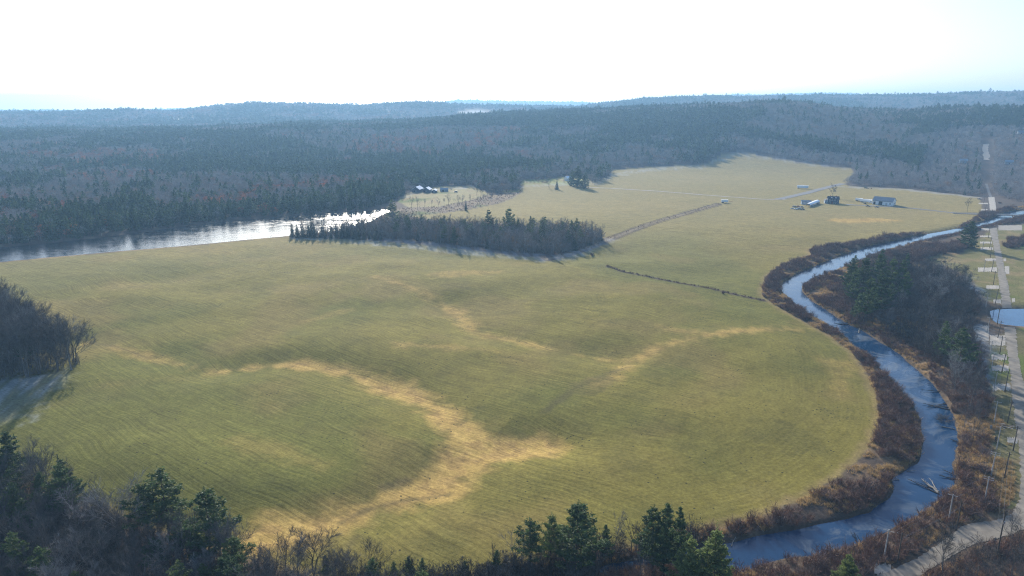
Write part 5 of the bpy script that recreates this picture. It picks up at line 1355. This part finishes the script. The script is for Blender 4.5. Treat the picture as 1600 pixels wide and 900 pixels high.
# ---------------------------------------------------------------- poles and wires
def pole(u, v, h, mat, arms, label, group, lean=0.0, rz=None):
    x, y, z = at(u, v)
    t = empty("utility_pole", (x, y, z), (-math.atan2(x, y)) if rz is None else rz, label=label, cat="utility pole", group=group)
    t.rotation_euler[1] = lean
    MB().tube((0, 0, -.5), (0, 0, h), .20, .14, 8).build("shaft", mat, t)
    tops = []
    for hz, half in arms:
        c = MB().box(-half, -.13, hz - .07, half, -.03, hz + .07).build("crossarm", mat, t)
        for x_ in (-half + .1, 0 if half < 1.6 else -half * .35, half - .1):
            MB().tube((x_, -.08, hz + .06), (x_, -.08, hz + .26), .05, .035, 6).build("insulator", M["ceramic"], c)
    MB().tube((.22, -.2, h * .72), (.22, -.2, h * .72 + .8), .18, .18, 8).build("transformer", M["steel"], t) if len(arms) == 1 and h > 10.5 else None
    return (x, y, z, t.rotation_euler[2])
DARK = [(1402, 880, "dark pole nearest the tilted slab"), (1494, 828, "dark pole on the bank above the road turn"), (1557, 870, "tallest dark pole beside the log pile"), (1569, 747, "dark pole beside the pair of grey double armed poles"), (1583, 704, "dark pole next to the small pad by the debris"),
        (1574, 661, "dark pole just above the debris heap"), (1570, 613, "dark pole at the lowest bright pad"), (1565, 583, "dark pole at the middle bright pad"), (1562, 553, "dark pole at the pad below the shaded lot"), (1559, 528, "dark pole at the lower pond shore"), (1558, 507, "dark pole at the pond edge"),
        (1555, 475, "dark pole just above the pond"), (1552, 445, "dark pole by the pad in drier grass"), (1549, 425, "dark pole by the widest pad"), (1547, 403, "dark pole at the lone pad"), (1546, 388, "dark pole at the fourth pad from the bridge"), (1544, 372, "dark pole at the second pad from the bridge"), (1542, 350, "dark pole by the bridge"), (1539, 332, "dark pole beyond the bridge"), (1537, 318, "dark pole by the far frosty track"), (1535, 303, "dark pole at the mouth of the woodland cut"), (1534, 290, "dark pole inside the woodland cut"), (1533, 279, "farthest dark pole in the woodland cut")]
PALE = [(1381, 872, "grey weathered pole nearest the tilted slab"), (1482, 814, "grey weathered pole with one crossarm above the stream log jam"), (1538, 785, "grey pole with twin crossarms by the olive shrub"), (1548, 744, "grey pole with twin crossarms, upper of two in the brush"), (1557, 702, "grey pole beside the debris heap"), (1553, 660, "grey pole in the dark brush above the debris"), (1552, 612, "grey pole left of the lowest bright pad"), (1548, 581, "grey pole left of the middle bright pad"), (1546, 560, "grey pole at the edge of the shaded lot"), (1542, 520, "grey pole in the shaded lot"), (1540, 480, "grey pole by the wood corner above the pond"), (1537, 425, "grey pole at the outer end of the widest pad"), (1535, 390, "grey pole at the outer end of the fourth pad")]
PD, PPL = [], []
for i, (u, v, lab) in enumerate(DARK): PD.append(pole(u, v, 14.5 if i == 2 else 9.6, M["pole"], [(8.9 if i != 2 else 13.4, 1.25)] if i % 2 == 0 or i > 8 else [(8.9, .7)], lab, "dark utility poles along the road", lean=.02 * math.sin(i * 3)))
for i, (u, v, lab) in enumerate(PALE): PPL.append(pole(u, v, 9.0, M["pale_pole"], [(8.7, 1.3), (8.0, 1.3)] if 2 <= i <= 3 else [(8.6, 1.3)], lab, "grey utility poles through the brush", lean=.015 * math.cos(i * 2)))
def wire(ps, off, h, label, r=.018):
    m = MB()
    pts = [(x + off * math.cos(rz), y + off * math.sin(rz), z + h) for x, y, z, rz in ps]
    for a, b in zip(pts[:-1], pts[1:]):
        a, b = Vector(a), Vector(b); sag = .012 * (b - a).length; q = [a + (b - a) * t - Vector((0, 0, 4 * sag * t * (1 - t))) for t in np.linspace(0, 1, 9)]
        for c, d in zip(q[:-1], q[1:]): m.tube(c, d, r, r, 3, False)
    tag(m.build("overhead_wire", M["wire"]), label, "wire")
wire(PD, -1.1, 9.15, "overhead wire on the outer arm ends of the dark poles"); wire(PD, 1.1, 9.15, "overhead wire on the road side arm ends of the dark poles"); wire(PD, 0.1, 7.6, "thick cable slung lower along the dark poles", .03)
wire(PPL, -1.2, 8.85, "overhead wire on the stream side arm ends of the grey poles"); wire(PPL, 1.2, 8.85, "overhead wire on the inner arm ends of the grey poles")

# ---------------------------------------------------------------- logs and debris
def log(pts3, r0, r1, mat, name, label, cat="log", group=None, twigs=3):
    A = Arr(); p = np.asarray(pts3, float); c0 = p[0].copy(); q = p - c0
    t = np.linspace(0, 1, 7); line = np.column_stack([np.interp(t, np.linspace(0, 1, len(q)), q[:, k]) for k in range(3)]); line[1:-1] += rng.normal(size=(5, 3)) * r0 * .5
    A.tube(line, np.linspace(r0, r1, 7), 7)
    for k in range(twigs):
        f = rng.uniform(.3, .95); s = line[0] + (line[-1] - line[0]) * f; d = unit(unit(line[-1] - line[0]) + rng.normal(size=3) * .8); d[2] = abs(d[2]) * .6
        A.tube([s, s + d * rng.uniform(.6, 2.0)], [r1 * .7, .02], 4)
    me = A.mesh(name, [mat]); o = bpy.data.objects.new(name, me); scene.collection.objects.link(o); o.location = c0
    return tag(o, label, cat, group)
def wlog(u0, v0, u1, v1, r, mat, label, name="fallen_log", z0=-1.55, z1=-1.35, group=None, twigs=4):
    a, b = G(u0, v0, z0), G(u1, v1, z1)
    return log([(a[0], a[1], z0), (b[0], b[1], z1)], r, r * .4, mat, name, label, "log", group, twigs)
for q in ((1466, 770, 1440, 748, .28, "log", "bleached log of the jam pointing upstream, thickest"), (1468, 768, 1445, 752, .2, "log", "bleached log of the jam lying under the thickest one"), (1464, 765, 1452, 747, .16, "log", "short bleached branch crossing the log jam"), (1468, 772, 1418, 748, .22, "dark_log", "long dark log of the jam reaching far into the stream"),
          (1455, 762, 1430, 752, .15, "dark_log", "dark limb floating beside the log jam"), (1491, 742, 1474, 734, .2, "dark_log", "dark log on the right bank above the jam, upper"), (1493, 748, 1468, 743, .22, "dark_log", "dark log on the right bank above the jam, lower"), (1492, 671, 1463, 663, .2, "log", "pale log lying off the right bank below the drowned branches"),
          (1484, 640, 1442, 630, .22, "dark_log", "dark fallen tree in the stream, longest of the upper group"), (1482, 636, 1450, 634, .18, "dark_log", "dark fallen tree in the stream, middle of the upper group"), (1478, 630, 1448, 637, .16, "dark_log", "dark fallen tree crossing the upper group"), (1470, 612, 1440, 609, .18, "dark_log", "dark sunken limb where the stream widens"),
          (1326, 507, 1303, 505, .3, "dark_log", "dark log lying across the stream by the waterside pine"), (1342, 520, 1343, 512, .2, "log", "short pale stump at the water by the right wood"), (1417, 736, 1432, 735, .12, "log", "thin pale branch at the inner bend"), (1405, 750, 1396, 746, .14, "log", "pale branch stranded on the inner bend ice"),
          (1303, 812, 1297, 797, .18, "log", "pale fallen birch hanging down the field bank into the water"), (1370, 786, 1352, 795, .12, "log", "thin pale stick at the field bank waterline"), (1496, 690, 1485, 686, .16, "dark_log", "small dark log at the right bank below the pale one"), (1360, 868, 1339, 836, .16, "dark_log", "dark leaning snag over the near bank"),
          (1143, 853, 1150, 838, .14, "log", "white dead branch beside the sunlit pines"), (1250, 872, 1278, 868, .14, "log", "pale stick on the near shore")):
    wlog(*q[:5], M[q[5]], q[6], z1=(-1.2 if "snag" not in q[6] else 2.5))
# dark tangle of branches in the water below the fallen trees
x, y, z = at(1478, 655)
o = bpy.data.objects.new("brush_tangle", bush(77, 4.2, 40, .07, 1.3, 10).mesh("brush_tangle", [M["dark_log"]])); scene.collection.objects.link(o); o.location = (G(1474, 656, ZW)[0], G(1474, 656, ZW)[1], ZW - .2); o.scale = (1.1, 1.1, .45)
tag(o, "dark tangle of drowned branches off the right bank", "tangle")
# log pile at the road turn
lp = at(1545, 851)
for k in range(9):
    a0 = at(1531 + rng.uniform(-3, 4), 866 - k * .6 + rng.uniform(-2, 2)); b0 = at(1556 + rng.uniform(-3, 3), 848 - k * .5 + rng.uniform(-2, 2)); zz = .25 + .22 * (k // 3)
    log([(a0[0], a0[1], a0[2] + zz), (b0[0], b0[1], b0[2] + zz)], rng.uniform(.15, .26), rng.uniform(.1, .16), M["log"] if k % 3 else M["dark_log"], "cut_log", "bleached cut log in the heap inside the road turn" if k % 3 else "dark cut log in the heap inside the road turn", "log", "logs heaped inside the road turn", 1)
# debris heap: grey boards and sheeting
for k in range(8):
    x, y, z = at(1562 + k * 2.6 + rng.uniform(-1, 1), 664 + k * .7 + rng.uniform(-2.5, 2.5)); m = MB(); L = rng.uniform(2.0, 4.2); m.box(-L / 2, -.22, -.06, L / 2, .22, .06)
    o = m.build("board", M["log"] if k % 2 else M["dark_log"]); o.location = (x, y, z + .25 + .12 * (k % 3)); o.rotation_euler = (rng.uniform(-.2, .2), rng.uniform(-.25, .25), rng.uniform(-.9, .3))
    tag(o, "grey weathered board in the debris heap by the road" if k % 2 else "dark wet board in the debris heap by the road", "board", "boards of the roadside debris heap")
for u, v, lab in ((1549, 672, "pale upright sheet leaning in the brush left of the debris heap"), (1557, 690, "dark sheet of debris beside the grey pole")):
    x, y, z = at(u, v); m = MB(); m.prism([(-.05, 0), (.05, 0), (.5, 1.8), (.4, 1.8)], -.8, .8); o = m.build("leaning_sheet", M["log"] if "pale" in lab else M["dark_log"]); o.location = (x, y, z); o.rotation_euler = (0, 0, .5); tag(o, lab, "sheet")

# ---------------------------------------------------------------- the air
hb = MB().box(-12700, -400, float(TZ.min()) - 1.0, 12700, 12700, max(float(TZ.max()) + 22.0, 124.0))
hm = bpy.data.materials.new("haze"); hm.use_nodes = True; hn = hm.node_tree
hn.nodes.remove(hn.nodes["Principled BSDF"])
pv_ = hn.nodes.new("ShaderNodeVolumePrincipled")
pv_.inputs["Color"].default_value = (.36, .65, 1.0, 1); pv_.inputs["Density"].default_value = HAZE_DENSITY; pv_.inputs["Anisotropy"].default_value = HAZE_ANISO
hn.links.new(pv_.outputs[0], hn.nodes["Material Output"].inputs["Volume"])
tag(hb.build("haze", hm), "thin blue autumn haze filling the valley air", kind="stuff")
print("objects", len(bpy.data.objects), "tallest", TZ.max())
